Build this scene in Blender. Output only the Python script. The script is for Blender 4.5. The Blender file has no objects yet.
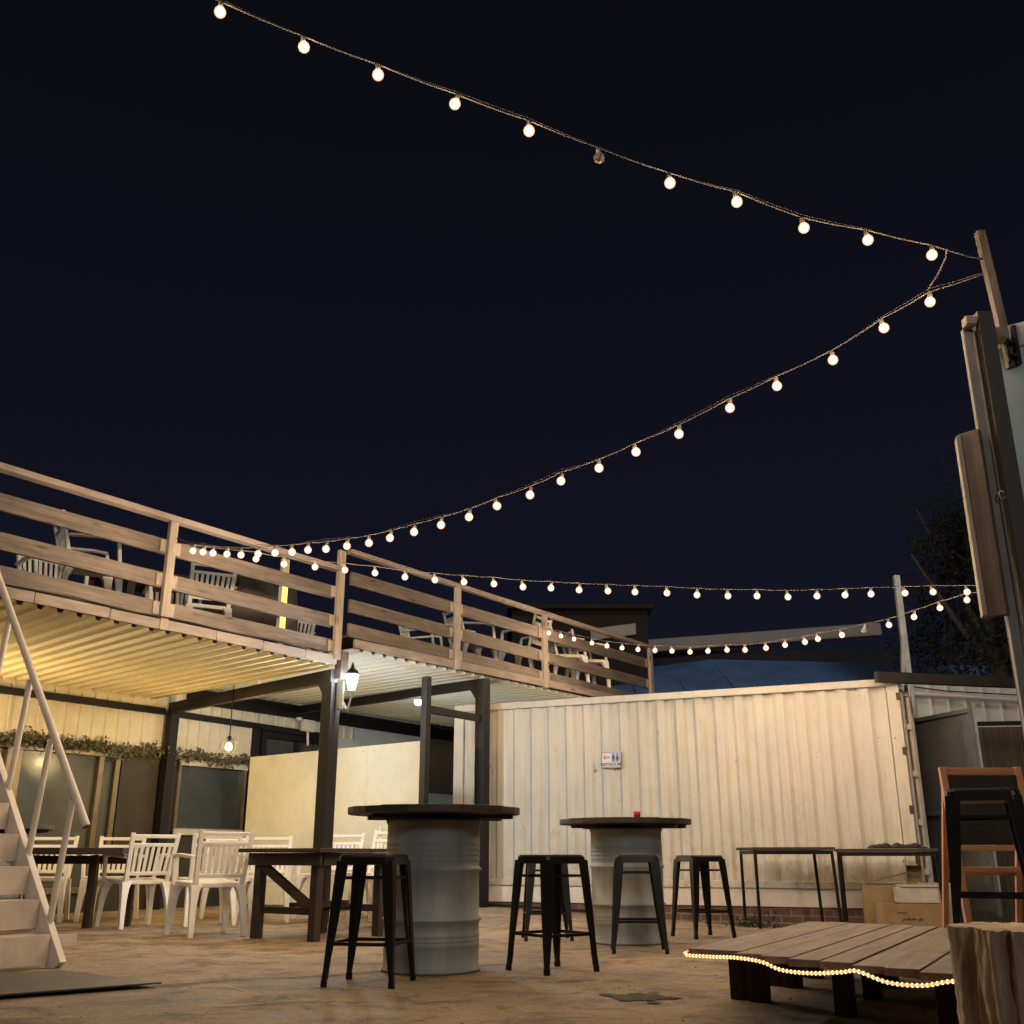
import bpy, math, random
from mathutils import Vector, Matrix
R = math.radians
rnd = random.Random(7)
scene = bpy.context.scene
COL = scene.collection

# ------------------------------------------------------------------ materials
def nt(name):
    m = bpy.data.materials.new(name); m.use_nodes = True
    t = m.node_tree; b = t.nodes['Principled BSDF']
    return m, t, b
def node(t, kind, **kw):
    n = t.nodes.new(kind)
    for k, v in kw.items(): setattr(n, k, v)
    return n
def rampn(t, fac, stops, interp='LINEAR'):
    r = node(t, 'ShaderNodeValToRGB'); e = r.color_ramp; e.interpolation = interp
    while len(e.elements) < len(stops): e.elements.new(0.5)
    for el, (p, c) in zip(e.elements, stops):
        el.position = p; el.color = (*c, 1) if len(c) == 3 else c
    t.links.new(fac, r.inputs[0]); return r.outputs[0]
def coords(t, kind='Object', scale=(1, 1, 1), loc=(0, 0, 0)):
    c = node(t, 'ShaderNodeTexCoord'); m = node(t, 'ShaderNodeMapping')
    m.inputs['Scale'].default_value = scale; m.inputs['Location'].default_value = loc
    t.links.new(c.outputs[kind], m.inputs[0]); return m.outputs[0]
def noise(t, vec, scale=5, detail=6, rough=.6, dist=0):
    n = node(t, 'ShaderNodeTexNoise'); n.inputs['Scale'].default_value = scale
    n.inputs['Detail'].default_value = detail; n.inputs['Roughness'].default_value = rough
    n.inputs['Distortion'].default_value = dist
    t.links.new(vec, n.inputs['Vector']); return n.outputs['Fac']
def mixc(t, fac, a, b, mode='MIX'):
    m = node(t, 'ShaderNodeMix', data_type='RGBA', blend_type=mode)
    for sock, v in ((m.inputs[0], fac), (m.inputs[6], a), (m.inputs[7], b)):
        if hasattr(v, 'is_output'): t.links.new(v, sock)
        elif isinstance(v, (int, float)): sock.default_value = v
        else: sock.default_value = (*v, 1)
    return m.outputs[2]
def bump(t, b, h, strength=.3, dist=.01):
    n = node(t, 'ShaderNodeBump'); n.inputs['Strength'].default_value = strength
    n.inputs['Distance'].default_value = dist
    t.links.new(h, n.inputs['Height']); t.links.new(n.outputs[0], b.inputs['Normal'])

def m_paint(name, col, rough=.5, metal=0, var=.25, scale=6, dirt=None, dirt_amt=.5, bmp=.1, stretch=(1, 1, 1)):
    m, t, b = nt(name); v = coords(t, 'Object', stretch)
    f = noise(t, v, scale, 8, .65)
    lo = tuple(c * (1 - var) for c in col); hi = tuple(min(1, c * (1 + var * .6)) for c in col)
    c = rampn(t, f, [(.3, lo), (.7, hi)])
    if dirt:
        g = noise(t, v, scale * .6, 9, .75, .6)
        k = rampn(t, g, [(.52, (0, 0, 0)), (.75, (dirt_amt,) * 3)])
        c = mixc(t, k, c, dirt)
    t.links.new(c, b.inputs['Base Color'])
    b.inputs['Roughness'].default_value = rough; b.inputs['Metallic'].default_value = metal
    if bmp: bump(t, b, noise(t, v, scale * 8, 4), bmp, .004)
    return m
def m_wood(name, dark, light, rough=.75, grain=26, bmp=.35, wear=None):
    m, t, b = nt(name); v = coords(t, 'UV', (1.1, grain, 1))
    f = noise(t, v, 1.0, 9, .68, .8)
    c = rampn(t, f, [(.28, dark), (.52, tuple((a + d) / 2 for a, d in zip(dark, light))), (.72, light)])
    v2 = coords(t, 'UV', (1.5, 4, 1), (3, 1, 0))
    k = noise(t, v2, 1.6, 5, .6, .5)
    c = mixc(t, rampn(t, k, [(.35, (0, 0, 0)), (.7, (.55,) * 3)]), c, wear or tuple(x * .55 for x in dark))
    kv = node(t, 'ShaderNodeTexVoronoi'); kv.inputs['Scale'].default_value = 1
    t.links.new(coords(t, 'UV', (2.2, 9, 1)), kv.inputs['Vector'])
    kn = rampn(t, kv.outputs['Distance'], [(.05, (.85,) * 3), (.17, (0, 0, 0))])
    gy = noise(t, coords(t, 'UV', (2.5, 12, 1), (7, 2, 0)), 1.3, 8, .75, .4)
    c = mixc(t, rampn(t, gy, [(.50, (0, 0, 0)), (.68, (.6,) * 3)]), c, tuple(.25 * sum(light) / 3 + .55 * x for x in light))
    c = mixc(t, kn, c, tuple(x * .3 for x in dark))
    t.links.new(c, b.inputs['Base Color']); b.inputs['Roughness'].default_value = rough
    bump(t, b, f, bmp, .006)
    return m
def m_emit(name, col, strength):
    m, t, b = nt(name); t.nodes.remove(b)
    e = node(t, 'ShaderNodeEmission'); e.inputs[0].default_value = (*col, 1); e.inputs[1].default_value = strength
    t.links.new(e.outputs[0], t.nodes['Material Output'].inputs[0]); return m

WARM = (1.0, .725, .46)
M = {}
M['pine'] = m_wood('pine_plank', (.058, .044, .035), (.20, .157, .125), bmp=.8)
M['pale_wood'] = m_wood('pale_timber', (.24, .195, .15), (.47, .395, .32), grain=18)
M['handrail'] = m_wood('handrail_timber', (.19, .15, .125), (.35, .285, .24), grain=14)
M['fascia'] = m_wood('fascia_board', (.16, .13, .11), (.34, .285, .24), grain=8)
M['dark_wood'] = m_wood('dark_wood', (.013, .008, .0055), (.058, .035, .022), grain=22, rough=.6)
M['deck_wood'] = m_wood('stage_wood', (.085, .055, .038), (.27, .185, .135), grain=16, rough=.7)
M['orange_wood'] = m_wood('orange_wood', (.50, .23, .12), (.72, .39, .23), grain=14, rough=.45, bmp=.1)
M['stump_side'] = m_wood('stump_wood', (.075, .045, .026), (.66, .48, .31), grain=26, bmp=1.0)
M['stump_top'] = m_paint('stump_cut', (.55, .41, .27), .8, var=.4, scale=14, bmp=.4)
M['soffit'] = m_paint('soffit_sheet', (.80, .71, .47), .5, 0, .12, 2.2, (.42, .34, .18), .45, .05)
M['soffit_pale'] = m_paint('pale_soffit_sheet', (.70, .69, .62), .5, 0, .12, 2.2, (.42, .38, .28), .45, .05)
M['steel'] = m_paint('dark_steel', (.0075, .0062, .0055), .6, 0, .4, 5, (.02, .013, .009), .5, .15); M['steel'].node_tree.nodes['Principled BSDF'].inputs['Specular IOR Level'].default_value = .25
M['gunmetal'] = m_paint('gunmetal', (.012, .0105, .010), .36, .15, .35, 9, (.035, .026, .02), .4, .08)
M['gunmetal'].node_tree.nodes['Principled BSDF'].inputs['Specular IOR Level'].default_value = .22
M['white_steel'] = m_paint('white_steel', (.62, .55, .47), .45, 0, .14, 5, (.33, .25, .18), .5, .12)
M['plastic'] = m_paint('white_plastic', (.78, .75, .69), .38, 0, .10, 4, (.42, .35, .27), .35, .03)
M['plastic_dim'] = M['plastic']
M['board'] = m_paint('painted_board', (.49, .46, .36), .6, 0, .14, 2.4, (.38, .33, .22), .6, .1)
M['black_door'] = m_paint('brown_wall', (.026, .019, .012), .7, 0, .35, 3, (.055, .04, .025), .6, .2)
M['frame'] = m_paint('window_frame', (.14, .115, .08), .4, .3, .25, 6, (.06, .045, .03), .6, .05)
M['pale_frame'] = m_paint('pale_window_frame', (.50, .46, .36), .5, .1, .2, 6, (.25, .2, .13), .5, .05)
M['cladding'] = m_paint('cladding_sheet', (.60, .54, .41), .5, .1, .16, 2.5, (.33, .27, .17), .45, .04)
M['blue_cladding'] = m_paint('pale_blue_wall', (.50, .52, .50), .6, 0, .14, 2.5, (.33, .30, .24), .45, .08)
M['galv'] = m_paint('galvanised', (.42, .42, .40), .38, .75, .25, 12, (.25, .2, .16), .4, .08)
M['drum'] = m_paint('drum_paint', (.235, .255, .25), .6, .0, .2, 4, (.40, .36, .31), .6, .15, (3, 3, .45))
M['metal_plate'] = m_paint('steel_plate', (.06, .048, .038), .6, .1, .4, 5, (.13, .088, .058), .7, .3)
M['cable'] = m_paint('string_cable', (.085, .070, .058), .5, 0, .15, 8, None, 0, 0)
M['socket'] = m_paint('socket_plastic', (.30, .24, .18), .5, 0, .2, 8, None, 0, 0)
M['bulb'] = m_emit('lit_filament', WARM, 640)
def m_shell():
    m, t, b = nt('frosted_bulb_glass'); t.nodes.remove(b)
    e = node(t, 'ShaderNodeEmission'); e.inputs[0].default_value = (1, .58, .33, 1); e.inputs[1].default_value = .60
    tr_ = node(t, 'ShaderNodeBsdfTransparent'); a = node(t, 'ShaderNodeAddShader')
    t.links.new(e.outputs[0], a.inputs[0]); t.links.new(tr_.outputs[0], a.inputs[1])
    t.links.new(a.outputs[0], t.nodes['Material Output'].inputs[0]); return m
M['shell'] = m_shell()
M['pendant'] = m_emit('pendant_bulb', (1, .70, .31), 1350)
M['lantern_glass'] = m_emit('lantern_glass', (.78, .91, 1.0), 850)
M['led'] = m_emit('led_bulb', (.84, .95, 1.0), 420)
M['yellow_tube'] = m_emit('yellow_tube', (1, .90, .20), 1.3)
M['rope_light'] = m_emit('rope_light_bead', (1, .64, .30), 2.6)
M['rope_tube'] =  m_emit('rope_light_tube', (1, .46, .15), 1.0)
M['teal'] = m_paint('teal_panel', (.60, .75, .77), .5, 0, .15, 2, (.42, .52, .53), .5, .06)
M['white_cap'] = m_paint('pale_cap', (.55, .55, .50), .5, 0, .2, 5, (.3, .27, .2), .5, .1)
M['strip'] = m_paint('weathered_strip', (.20, .185, .17), .6, 0, .25, 6, (.12, .10, .08), .5, .1)
M['brown_steel'] = m_paint('brown_steel', (.022, .016, .013), .5, .1, .3, 5, (.09, .055, .035), .4, .1)
M['grey_sheet'] = m_paint('grey_sheet', (.085, .09, .09), .5, .3, .3, 3, (.16, .15, .13), .5, .1)
M['blue_roof'] = m_paint('blue_roof', (.15, .29, .62), .6, 0, .3, 1.5, (.06, .10, .2), .5, .1)
M['far_wall'] = m_paint('far_wall', (.02, .02, .03), .8, 0, .3, 1, None, 0, .1)
M['far_cap'] = m_paint('far_cap', (.42, .39, .36), .7, 0, .2, 1, None, 0, .1)
M['dark_hall'] = m_paint('dark_building', (.014, .010, .009), .8, 0, .3, 1, None, 0, .1)
M['chalk'] = m_paint('chalkboard', (.028, .024, .022), .6, 0, .5, 6, (.08, .07, .065), .5, .05)
M['cardboard'] = m_paint('cardboard', (.27, .185, .085), .85, 0, .25, 6, (.22, .14, .06), .5, .1)
M['paper'] = m_paint('pale_carton', (.46, .42, .36), .7, 0, .25, 6, (.4, .3, .2), .5, .05)
M['ink'] = m_paint('box_ink', (.04, .025, .02), .8, 0, .2, 6, None, 0, 0)
M['dark_cloth'] = m_paint('dark_cloth', (.022, .016, .013), .9, 0, .4, 12, None, 0, .4)
M['brown_cloth'] = m_paint('brown_cover', (.075, .058, .045), .9, 0, .3, 4, None, 0, .4)
M['bark'] = m_paint('bark', (.08, .06, .045), .9, 0, .4, 8, None, 0, .6, (3, 3, .6))
M['leaf'] = m_paint('leaf', (.022, .028, .014), .8, 0, .5, 3, None, 0, 0)
M['garland'] = m_paint('garland_leaf', (.085, .078, .045), .8, 0, .5, 9, None, 0, 0)
M['weed'] = m_paint('weed_leaf', (.03, .036, .014), .7, 0, .5, 9, None, 0, 0)
M['sign_white'] = m_paint('sign_white', (.66, .62, .60), .4, 0, .08, 9, None, 0, 0)
M['sign_blue'] = m_paint('sign_navy', (.03, .035, .11), .5, 0, .1, 9, None, 0, 0)
M['sign_sky'] = m_paint('sign_pale_blue', (.42, .47, .62), .5, 0, .1, 9, None, 0, 0)
M['sign_red'] = m_paint('sign_red', (.50, .17, .14), .5, 0, .1, 9, None, 0, 0)
M['red_glass'] = m_paint('red_glass', (.45, .03, .02), .2, 0, .2, 9, None, 0, 0)
M['screw'] = m_paint('screw_head', (.10, .09, .08), .4, .7, .2, 9, None, 0, 0)
M['rust'] = m_paint('rust', (.045, .028, .018), .8, 0, .4, 12, None, 0, 0)

def m_checker():
    m, t, b = nt('checker_plate'); v = coords(t, 'UV', (1, 1, 1))
    f = noise(t, coords(t), 5, 8, .65)
    t.links.new(rampn(t, f, [(.3, (.42, .36, .30)), (.7, (.62, .55, .47))]), b.inputs['Base Color'])
    b.inputs['Roughness'].default_value = .5
    ck = node(t, 'ShaderNodeTexBrick'); ck.inputs['Scale'].default_value = 1; ck.inputs['Brick Width'].default_value = .03
    ck.inputs['Row Height'].default_value = .012; ck.inputs['Mortar Size'].default_value = .004; ck.offset = .5
    mp = node(t, 'ShaderNodeMapping'); mp.inputs['Rotation'].default_value = (0, 0, .6)
    t.links.new(v, mp.inputs[0]); t.links.new(mp.outputs[0], ck.inputs['Vector'])
    bump(t, b, ck.outputs['Fac'], -.6, .004); return m
M['checker'] = m_checker()
def m_glass_dark():
    m, t, b = nt('window_glass'); v = coords(t)
    f = noise(t, v, 1.8, 8, .7, .4)
    t.links.new(rampn(t, f, [(.3, (.034, .039, .041)), (.75, (.064, .069, .068))]), b.inputs['Base Color'])
    t.links.new(rampn(t, f, [(.3, (.06,) * 3), (.75, (.2,) * 3)]), b.inputs['Roughness'])
    b.inputs['IOR'].default_value = 1.5
    return m
M['glass'] = m_glass_dark()
def m_clear():
    m, t, b = nt('unlit_bulb_glass')
    b.inputs['Base Color'].default_value = (.75, .7, .6, 1); b.inputs['Roughness'].default_value = .08
    b.inputs['Transmission Weight'].default_value = .6
    return m
M['unlit'] = m_clear()

def m_container():
    m, t, b = nt('container_paint')
    v = coords(t, 'Object'); f = noise(t, v, 1.3, 8, .65)
    c = rampn(t, f, [(.3, (.375, .355, .31)), (.7, (.50, .475, .42))])
    # broad repaint patches
    p = node(t, 'ShaderNodeTexNoise'); p.inputs['Scale'].default_value = .55; p.inputs['Detail'].default_value = 3
    t.links.new(v, p.inputs['Vector'])
    c = mixc(t, rampn(t, p.outputs['Fac'], [(.45, (0, 0, 0)), (.5, (.6,) * 3)]), c, (.52, .475, .40))
    # vertical dirt streaks
    s = noise(t, coords(t, 'Object', (6, 6, .35)), 2.2, 8, .7, .3)
    c = mixc(t, rampn(t, s, [(.50, (0, 0, 0)), (.76, (.6,) * 3)]), c, (.31, .255, .185))
    # rust specks
    k = noise(t, coords(t, 'Object', (1, 1, .6), (4, 2, 7)), 11, 5, .7)
    c = mixc(t, rampn(t, k, [(.66, (0, 0, 0)), (.71, (.9,) * 3)]), c, (.15, .075, .03))
    sz = node(t, 'ShaderNodeSeparateXYZ'); t.links.new(v, sz.inputs[0])
    n2 = noise(t, coords(t, 'Object', (1, 1, .5), (1, 8, 3)), 7, 9, .8, .5)
    ad_ = node(t, 'ShaderNodeMath', operation='SUBTRACT'); t.links.new(n2, ad_.inputs[0])
    m3 = node(t, 'ShaderNodeMath', operation='MULTIPLY'); t.links.new(sz.outputs['Z'], m3.inputs[0]); m3.inputs[1].default_value = .10
    t.links.new(m3.outputs[0], ad_.inputs[1])
    c = mixc(t, rampn(t, ad_.outputs[0], [(.46, (0, 0, 0)), (.62, (.65,) * 3)]), c, (.24, .19, .13))
    t.links.new(c, b.inputs['Base Color']); b.inputs['Roughness'].default_value = .5
    bump(t, b, noise(t, v, 3.2, 6), .5, .03)
    return m
M['container'] = m_container()
def m_brick():
    m, t, b = nt('plinth_brick')
    br = node(t, 'ShaderNodeTexBrick')
    br.inputs['Scale'].default_value = 1; br.inputs['Brick Width'].default_value = .22
    br.inputs['Row Height'].default_value = .075; br.inputs['Mortar Size'].default_value = .009
    br.inputs['Color1'].default_value = (.17, .075, .05, 1); br.inputs['Color2'].default_value = (.10, .055, .04, 1)
    br.inputs['Mortar'].default_value = (.22, .18, .14, 1); br.inputs['Bias'].default_value = -.1
    t.links.new(coords(t, 'UV'), br.inputs['Vector'])
    f = noise(t, coords(t), 9, 8, .7)
    c = mixc(t, rampn(t, f, [(.4, (0, 0, 0)), (.75, (.8,) * 3)]), br.outputs['Color'], (.05, .035, .025))
    t.links.new(c, b.inputs['Base Color']); b.inputs['Roughness'].default_value = .9
    bump(t, b, br.outputs['Fac'], -.6, .01)
    return m
M['brick'] = m_brick()
def m_reed():
    m, t, b = nt('reed'); v = coords(t, 'UV', (60, 1.2, 1))
    f = noise(t, v, 1, 7, .7, .4)
    t.links.new(rampn(t, f, [(.3, (.03, .022, .015)), (.7, (.17, .125, .08))]), b.inputs['Base Color'])
    b.inputs['Roughness'].default_value = .85; bump(t, b, f, .8, .01); return m
M['reed'] = m_reed()
def m_ground():
    m, t, b = nt('rough_concrete')
    v = coords(t)
    big = noise(t, v, .75, 10, .66, .6)
    mid = noise(t, coords(t, 'Object', (1, 1, 1), (5, 3, 0)), 3.2, 12, .74, .3)
    blot = noise(t, coords(t, 'Object', (1, 1, 1), (13, 8, 0)), 1.6, 10, .8, 1.2)
    fin = noise(t, v, 34, 8, .75)
    grit = noise(t, coords(t, 'Object', (1, 1, 1), (2, 9, 0)), 95, 4, .7)
    c = rampn(t, big, [(.30, (.145, .100, .060)), (.46, (.255, .182, .112)), (.60, (.33, .24, .152)), (.74, (.42, .315, .21))])
    c = mixc(t, rampn(t, mid, [(.39, (.85,) * 3), (.50, (0, 0, 0))]), c, (.088, .058, .034))
    c = mixc(t, rampn(t, mid, [(.55, (0, 0, 0)), (.68, (.6,) * 3)]), c, (.46, .345, .235))
    c = mixc(t, rampn(t, blot, [(.55, (0, 0, 0)), (.63, (.8,) * 3)]), c, (.078, .050, .030))
    c = mixc(t, rampn(t, fin, [(.36, (.6,) * 3), (.50, (0, 0, 0))]), c, (.09, .06, .036))
    c = mixc(t, rampn(t, fin, [(.60, (0, 0, 0)), (.74, (.7,) * 3)]), c, (.55, .45, .33))
    c = mixc(t, rampn(t, grit, [(.34, (.35,) * 3), (.46, (0, 0, 0))]), c, (.08, .054, .034))
    t.links.new(c, b.inputs['Base Color'])
    t.links.new(rampn(t, big, [(.3, (.62,) * 3), (.6, (.9,) * 3)]), b.inputs['Roughness'])
    h = mixc(t, .5, mid, fin)
    bump(t, b, h, .9, .035)
    return m
M['ground'] = m_ground()
M['crack'] = m_paint('crack_dirt', (.035, .022, .014), .95, 0, .4, 12, None, 0, 0)
M['wet'] = m_paint('damp_stain', (.03, .02, .012), .95, 0, .5, 8, (.06, .04, .025), .5, .2)

# ------------------------------------------------------------------ mesh builder
class MB:
    def __init__(s): s.v = []; s.f = []; s.uv = []; s.sm = []
    def add(s, verts, faces, uvs=None, smooth=False):
        o = len(s.v); s.v += [tuple(p) for p in verts]
        for i, f in enumerate(faces):
            s.f.append([o + k for k in f]); s.sm.append(smooth)
            if uvs: s.uv.append(uvs[i])
            else:
                P = [Vector(verts[k]) for k in f]
                n = (P[1] - P[0]).cross(P[2] - P[0]) if len(P) > 2 else Vector((0, 0, 1))
                a = max(range(3), key=lambda q: abs(n[q]))
                s.uv.append([(p[0], p[1]) if a == 2 else ((p[1], p[2]) if a == 0 else (p[0], p[2])) for p in P])
        return s
    def frame_box(s, c, ax, ay, az_, hx, hy, hz):
        """box with UV u running along its longest axis"""
        c = Vector(c); A = [Vector(ax).normalized(), Vector(ay).normalized(), Vector(az_).normalized()]; h = [hx, hy, hz]
        V = [c + A[0] * (hx * i) + A[1] * (hy * j) + A[2] * (hz * k) for i in (-1, 1) for j in (-1, 1) for k in (-1, 1)]
        F = [(0, 1, 3, 2), (4, 6, 7, 5), (0, 4, 5, 1), (2, 3, 7, 6), (0, 2, 6, 4), (1, 5, 7, 3)]
        L = max(range(3), key=lambda q: h[q]); o1, o2 = rnd.uniform(0, 40), rnd.uniform(0, 40)
        uv = []
        for f in F:
            row = []
            for k in f:
                d = V[k] - c; l = [d.dot(a) for a in A]
                w = [l[q] for q in range(3) if q != L]
                row.append((l[L] + o1, w[0] + w[1] + o2))
            uv.append(row)
        return s.add(V, F, uv)
    def box(s, c, sx, sy, sz, rz=0):
        ca, sa = math.cos(rz), math.sin(rz)
        return s.frame_box(c, (ca, sa, 0), (-sa, ca, 0), (0, 0, 1), sx / 2, sy / 2, sz / 2)
    def beam(s, p0, p1, w, h, up=(0, 0, 1)):
        p0, p1 = Vector(p0), Vector(p1); d = (p1 - p0); L = d.length; d.normalize()
        up = Vector(up)
        if abs(d.dot(up)) > .98: up = Vector((0, 1, 0))
        x = d.cross(up).normalized(); z = x.cross(d).normalized()
        return s.frame_box((p0 + p1) / 2, d, x, z, L / 2, w / 2, h / 2)
    def tube(s, pts, r, seg=8, caps=True):
        pts = [Vector(p) for p in pts]; n = len(pts); rr = r if isinstance(r, (list, tuple)) else [r] * n
        V = []; F = []; UV = []; prev = None; L = 0
        for i, p in enumerate(pts):
            d = (pts[min(i + 1, n - 1)] - pts[max(i - 1, 0)]).normalized()
            if prev is None:
                a = Vector((0, 0, 1)) if abs(d.z) < .9 else Vector((1, 0, 0)); x = d.cross(a).normalized()
            else: x = (prev - d * prev.dot(d)).normalized()
            prev = x; y = d.cross(x)
            for k in range(seg):
                an = 2 * math.pi * k / seg; V.append(p + (x * math.cos(an) + y * math.sin(an)) * rr[i])
        ls = [0]
        for i in range(1, n): ls.append(ls[-1] + (pts[i] - pts[i - 1]).length)
        for i in range(n - 1):
            for k in range(seg):
                k2 = (k + 1) % seg
                F.append((i * seg + k, i * seg + k2, (i + 1) * seg + k2, (i + 1) * seg + k))
                UV.append([(ls[i], k * .03), (ls[i], (k + 1) * .03), (ls[i + 1], (k + 1) * .03), (ls[i + 1], k * .03)])
        s.add(V, F, UV, True)
        if caps:
            s.add([V[k] for k in range(seg)], [tuple(reversed(range(seg)))])
            s.add([V[(n - 1) * seg + k] for k in range(seg)], [tuple(range(seg))])
        return s
    def lathe(s, prof, c=(0, 0, 0), seg=32, smooth=True):
        V = []; F = []; UV = []
        for r, z in prof:
            for k in range(seg):
                a = 2 * math.pi * k / seg; V.append((c[0] + r * math.cos(a), c[1] + r * math.sin(a), c[2] + z))
        for i in range(len(prof) - 1):
            for k in range(seg):
                k2 = (k + 1) % seg
                F.append((i * seg + k, i * seg + k2, (i + 1) * seg + k2, (i + 1) * seg + k))
                UV.append([(prof[i][1], k * .05), (prof[i][1], k * .05 + .05), (prof[i + 1][1], k * .05 + .05), (prof[i + 1][1], k * .05)])
        return s.add(V, F, UV, smooth)
    def prism(s, poly, z0, z1):
        n = len(poly); V = [(x, y, z0) for x, y in poly] + [(x, y, z1) for x, y in poly]
        F = [tuple(reversed(range(n))), tuple(range(n, 2 * n))] + [(i, (i + 1) % n, n + (i + 1) % n, n + i) for i in range(n)]
        return s.add(V, F)
    def hull8(s, bot, top):
        """4-gon to 4-gon loft (each a list of four points)"""
        V = list(bot) + list(top)
        return s.add(V, [(3, 2, 1, 0), (4, 5, 6, 7)] + [(i, (i + 1) % 4, 4 + (i + 1) % 4, 4 + i) for i in range(4)])
    def loft(s, secs, smooth=False):
        n = len(secs[0]); V = [p for q in secs for p in q]; F = [tuple(reversed(range(n)))]
        for i in range(len(secs) - 1):
            F += [(i * n + k, i * n + (k + 1) % n, (i + 1) * n + (k + 1) % n, (i + 1) * n + k) for k in range(n)]
        F.append(tuple(range((len(secs) - 1) * n, len(secs) * n)))
        return s.add(V, F, None, smooth)
    def corr(s, o, u, v, lu, lv, pitch, depth, nrm, thick=.002, duty=(.30, .12, .46, .12)):
        """trapezoid-profile sheet: ribs run along v, profile steps along u"""
        o, u, v, nrm = Vector(o), Vector(u), Vector(v), Vector(nrm).normalized()
        xs = []; a = 0
        while a < lu:
            for d, h in zip(duty, (0, 0, 1, 1)):
                xs.append((min(a, lu), h)); a += d * pitch
        xs.append((lu, 0))
        V = []; F = []; UV = []
        for x, h in xs:
            p = o + u * x + nrm * (h * depth); V += [p, p + v * lv]
        for i in range(len(xs) - 1):
            F.append((2 * i, 2 * i + 2, 2 * i + 3, 2 * i + 1))
            UV.append([(0, xs[i][0]), (0, xs[i + 1][0]), (lv, xs[i + 1][0]), (lv, xs[i][0])])
        return s.add(V, F, UV)
    def leaves(s, pts, size, jit=.5, rg=None):
        rg = rg or rnd
        for p in pts:
            a = Vector((rg.gauss(0, 1), rg.gauss(0, 1), rg.gauss(0, 1))).normalized()
            b = a.orthogonal().normalized(); L = size * rg.uniform(1 - jit, 1 + jit); p = Vector(p)
            s.add([p, p + a * L * .5 + b * L * .28, p + a * L, p + a * L * .5 - b * L * .28], [(0, 1, 2, 3)])
        return s
    def build(s, name, mat, parent=None, org=(0, 0, 0), bevel=0, local=False):
        me = bpy.data.meshes.new(name)
        ox, oy, oz = (0, 0, 0) if (local or parent is None) else parent.location
        if parent is None: ox, oy, oz = org
        me.from_pydata([(x - ox, y - oy, z - oz) for x, y, z in s.v], [], s.f)
        uvl = me.uv_layers.new(name='UVMap'); i = 0
        for fuv in s.uv:
            for u in fuv: uvl.data[i].uv = u; i += 1
        me.polygons.foreach_set('use_smooth', s.sm); me.materials.append(mat); me.update()
        o = bpy.data.objects.new(name, me); COL.objects.link(o)
        if parent is None: o.location = org
        else: o.parent = parent
        if bevel:
            b = o.modifiers.new('bevel', 'BEVEL'); b.width = bevel; b.segments = 2; b.limit_method = 'ANGLE'
        return o
def tag(o, label=None, cat=None, group=None, kind=None):
    if label: o['label'] = label
    if cat: o['category'] = cat
    if group: o['group'] = group
    if kind: o['kind'] = kind
    return o
def thing(name, loc, label, cat, group=None, rz=0):
    o = bpy.data.objects.new(name, None); COL.objects.link(o); o.location = loc; o.rotation_euler = (0, 0, rz)
    o.empty_display_size = .1
    return tag(o, label, cat, group)
def dup(o, loc=None, rz=None, label=None, parent=None):
    c = o.copy(); COL.objects.link(c)
    if parent is not None: c.parent = parent
    if loc is not None: c.location = loc
    if rz is not None: c.rotation_euler = (0, 0, rz)
    if label: c['label'] = label
    for ch in list(o.children): dup(ch, parent=c)
    return c
def az(a): return Vector((math.sin(R(a)), math.cos(R(a)), 0))
def sst(a, b, x):
    # smooth step, either direction

    t = max(0, min(1, (x - a) / (b - a))); return t * t * (3 - 2 * t)
def gz(x, y):
    base = .09 - max(0, min(3.4, x + .4)) * .05 - .09 * sst(-1.0, -2.6, x) if x < -1.0 else .09 - max(0, min(3.4, x + .4)) * .05
    return base * sst(9.6, 12.0, y)

# ------------------------------------------------------------------ ground
def axis(lo, hi, flo, fhi, step):
    a = [lo, lo / 2 + flo / 2]; x = flo
    while x < fhi: a.append(x); x += step
    return a + [fhi, (fhi + hi) / 2, hi]
xs = axis(-80, 80, -9, 9, .25); ys = axis(-30, 120, .5, 18, .25)
g = MB(); V = [(x, y, gz(x, y)) for y in ys for x in xs]; nx = len(xs)
g.add(V, [(j * nx + i, j * nx + i + 1, (j + 1) * nx + i + 1, (j + 1) * nx + i) for j in range(len(ys) - 1) for i in range(nx - 1)], None, True)
tag(g.build('ground', M['ground']), kind='structure')
# expansion crack across the yard
def crack(name, pts, w):
    c = MB()
    for i in range(len(pts) - 1):
        p0, p1 = Vector(pts[i]), Vector(pts[i + 1]); d = (p1 - p0).normalized(); nn = Vector((-d.y, d.x))
        n_ = max(2, int((p1 - p0).length / .06)); last = None
        for k in range(n_ + 1):
            p = p0.lerp(p1, k / n_); j = nn * rnd.uniform(-.012, .012); ww = w * rnd.uniform(.5, 1.3)
            a, b_ = p + j + nn * ww / 2, p + j - nn * ww / 2
            cur = [(a.x, a.y, gz(a.x, a.y) + .004), (b_.x, b_.y, gz(b_.x, b_.y) + .004)]
            if last: c.add([last[0], last[1], cur[1], cur[0]], [(0, 1, 2, 3)])
            last = cur
    return tag(c.build(name, M['crack']), kind='structure')
crack('ground_crack', [(-1.9, 5.9), (-1.55, 6.2), (-1.1, 6.38), (-.65, 6.75), (.0, 7.1)], .022)
crack('ground_crack', [(-1.35, 5.1), (-1.0, 5.3), (-.75, 5.28)], .014)
st = MB()
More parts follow.
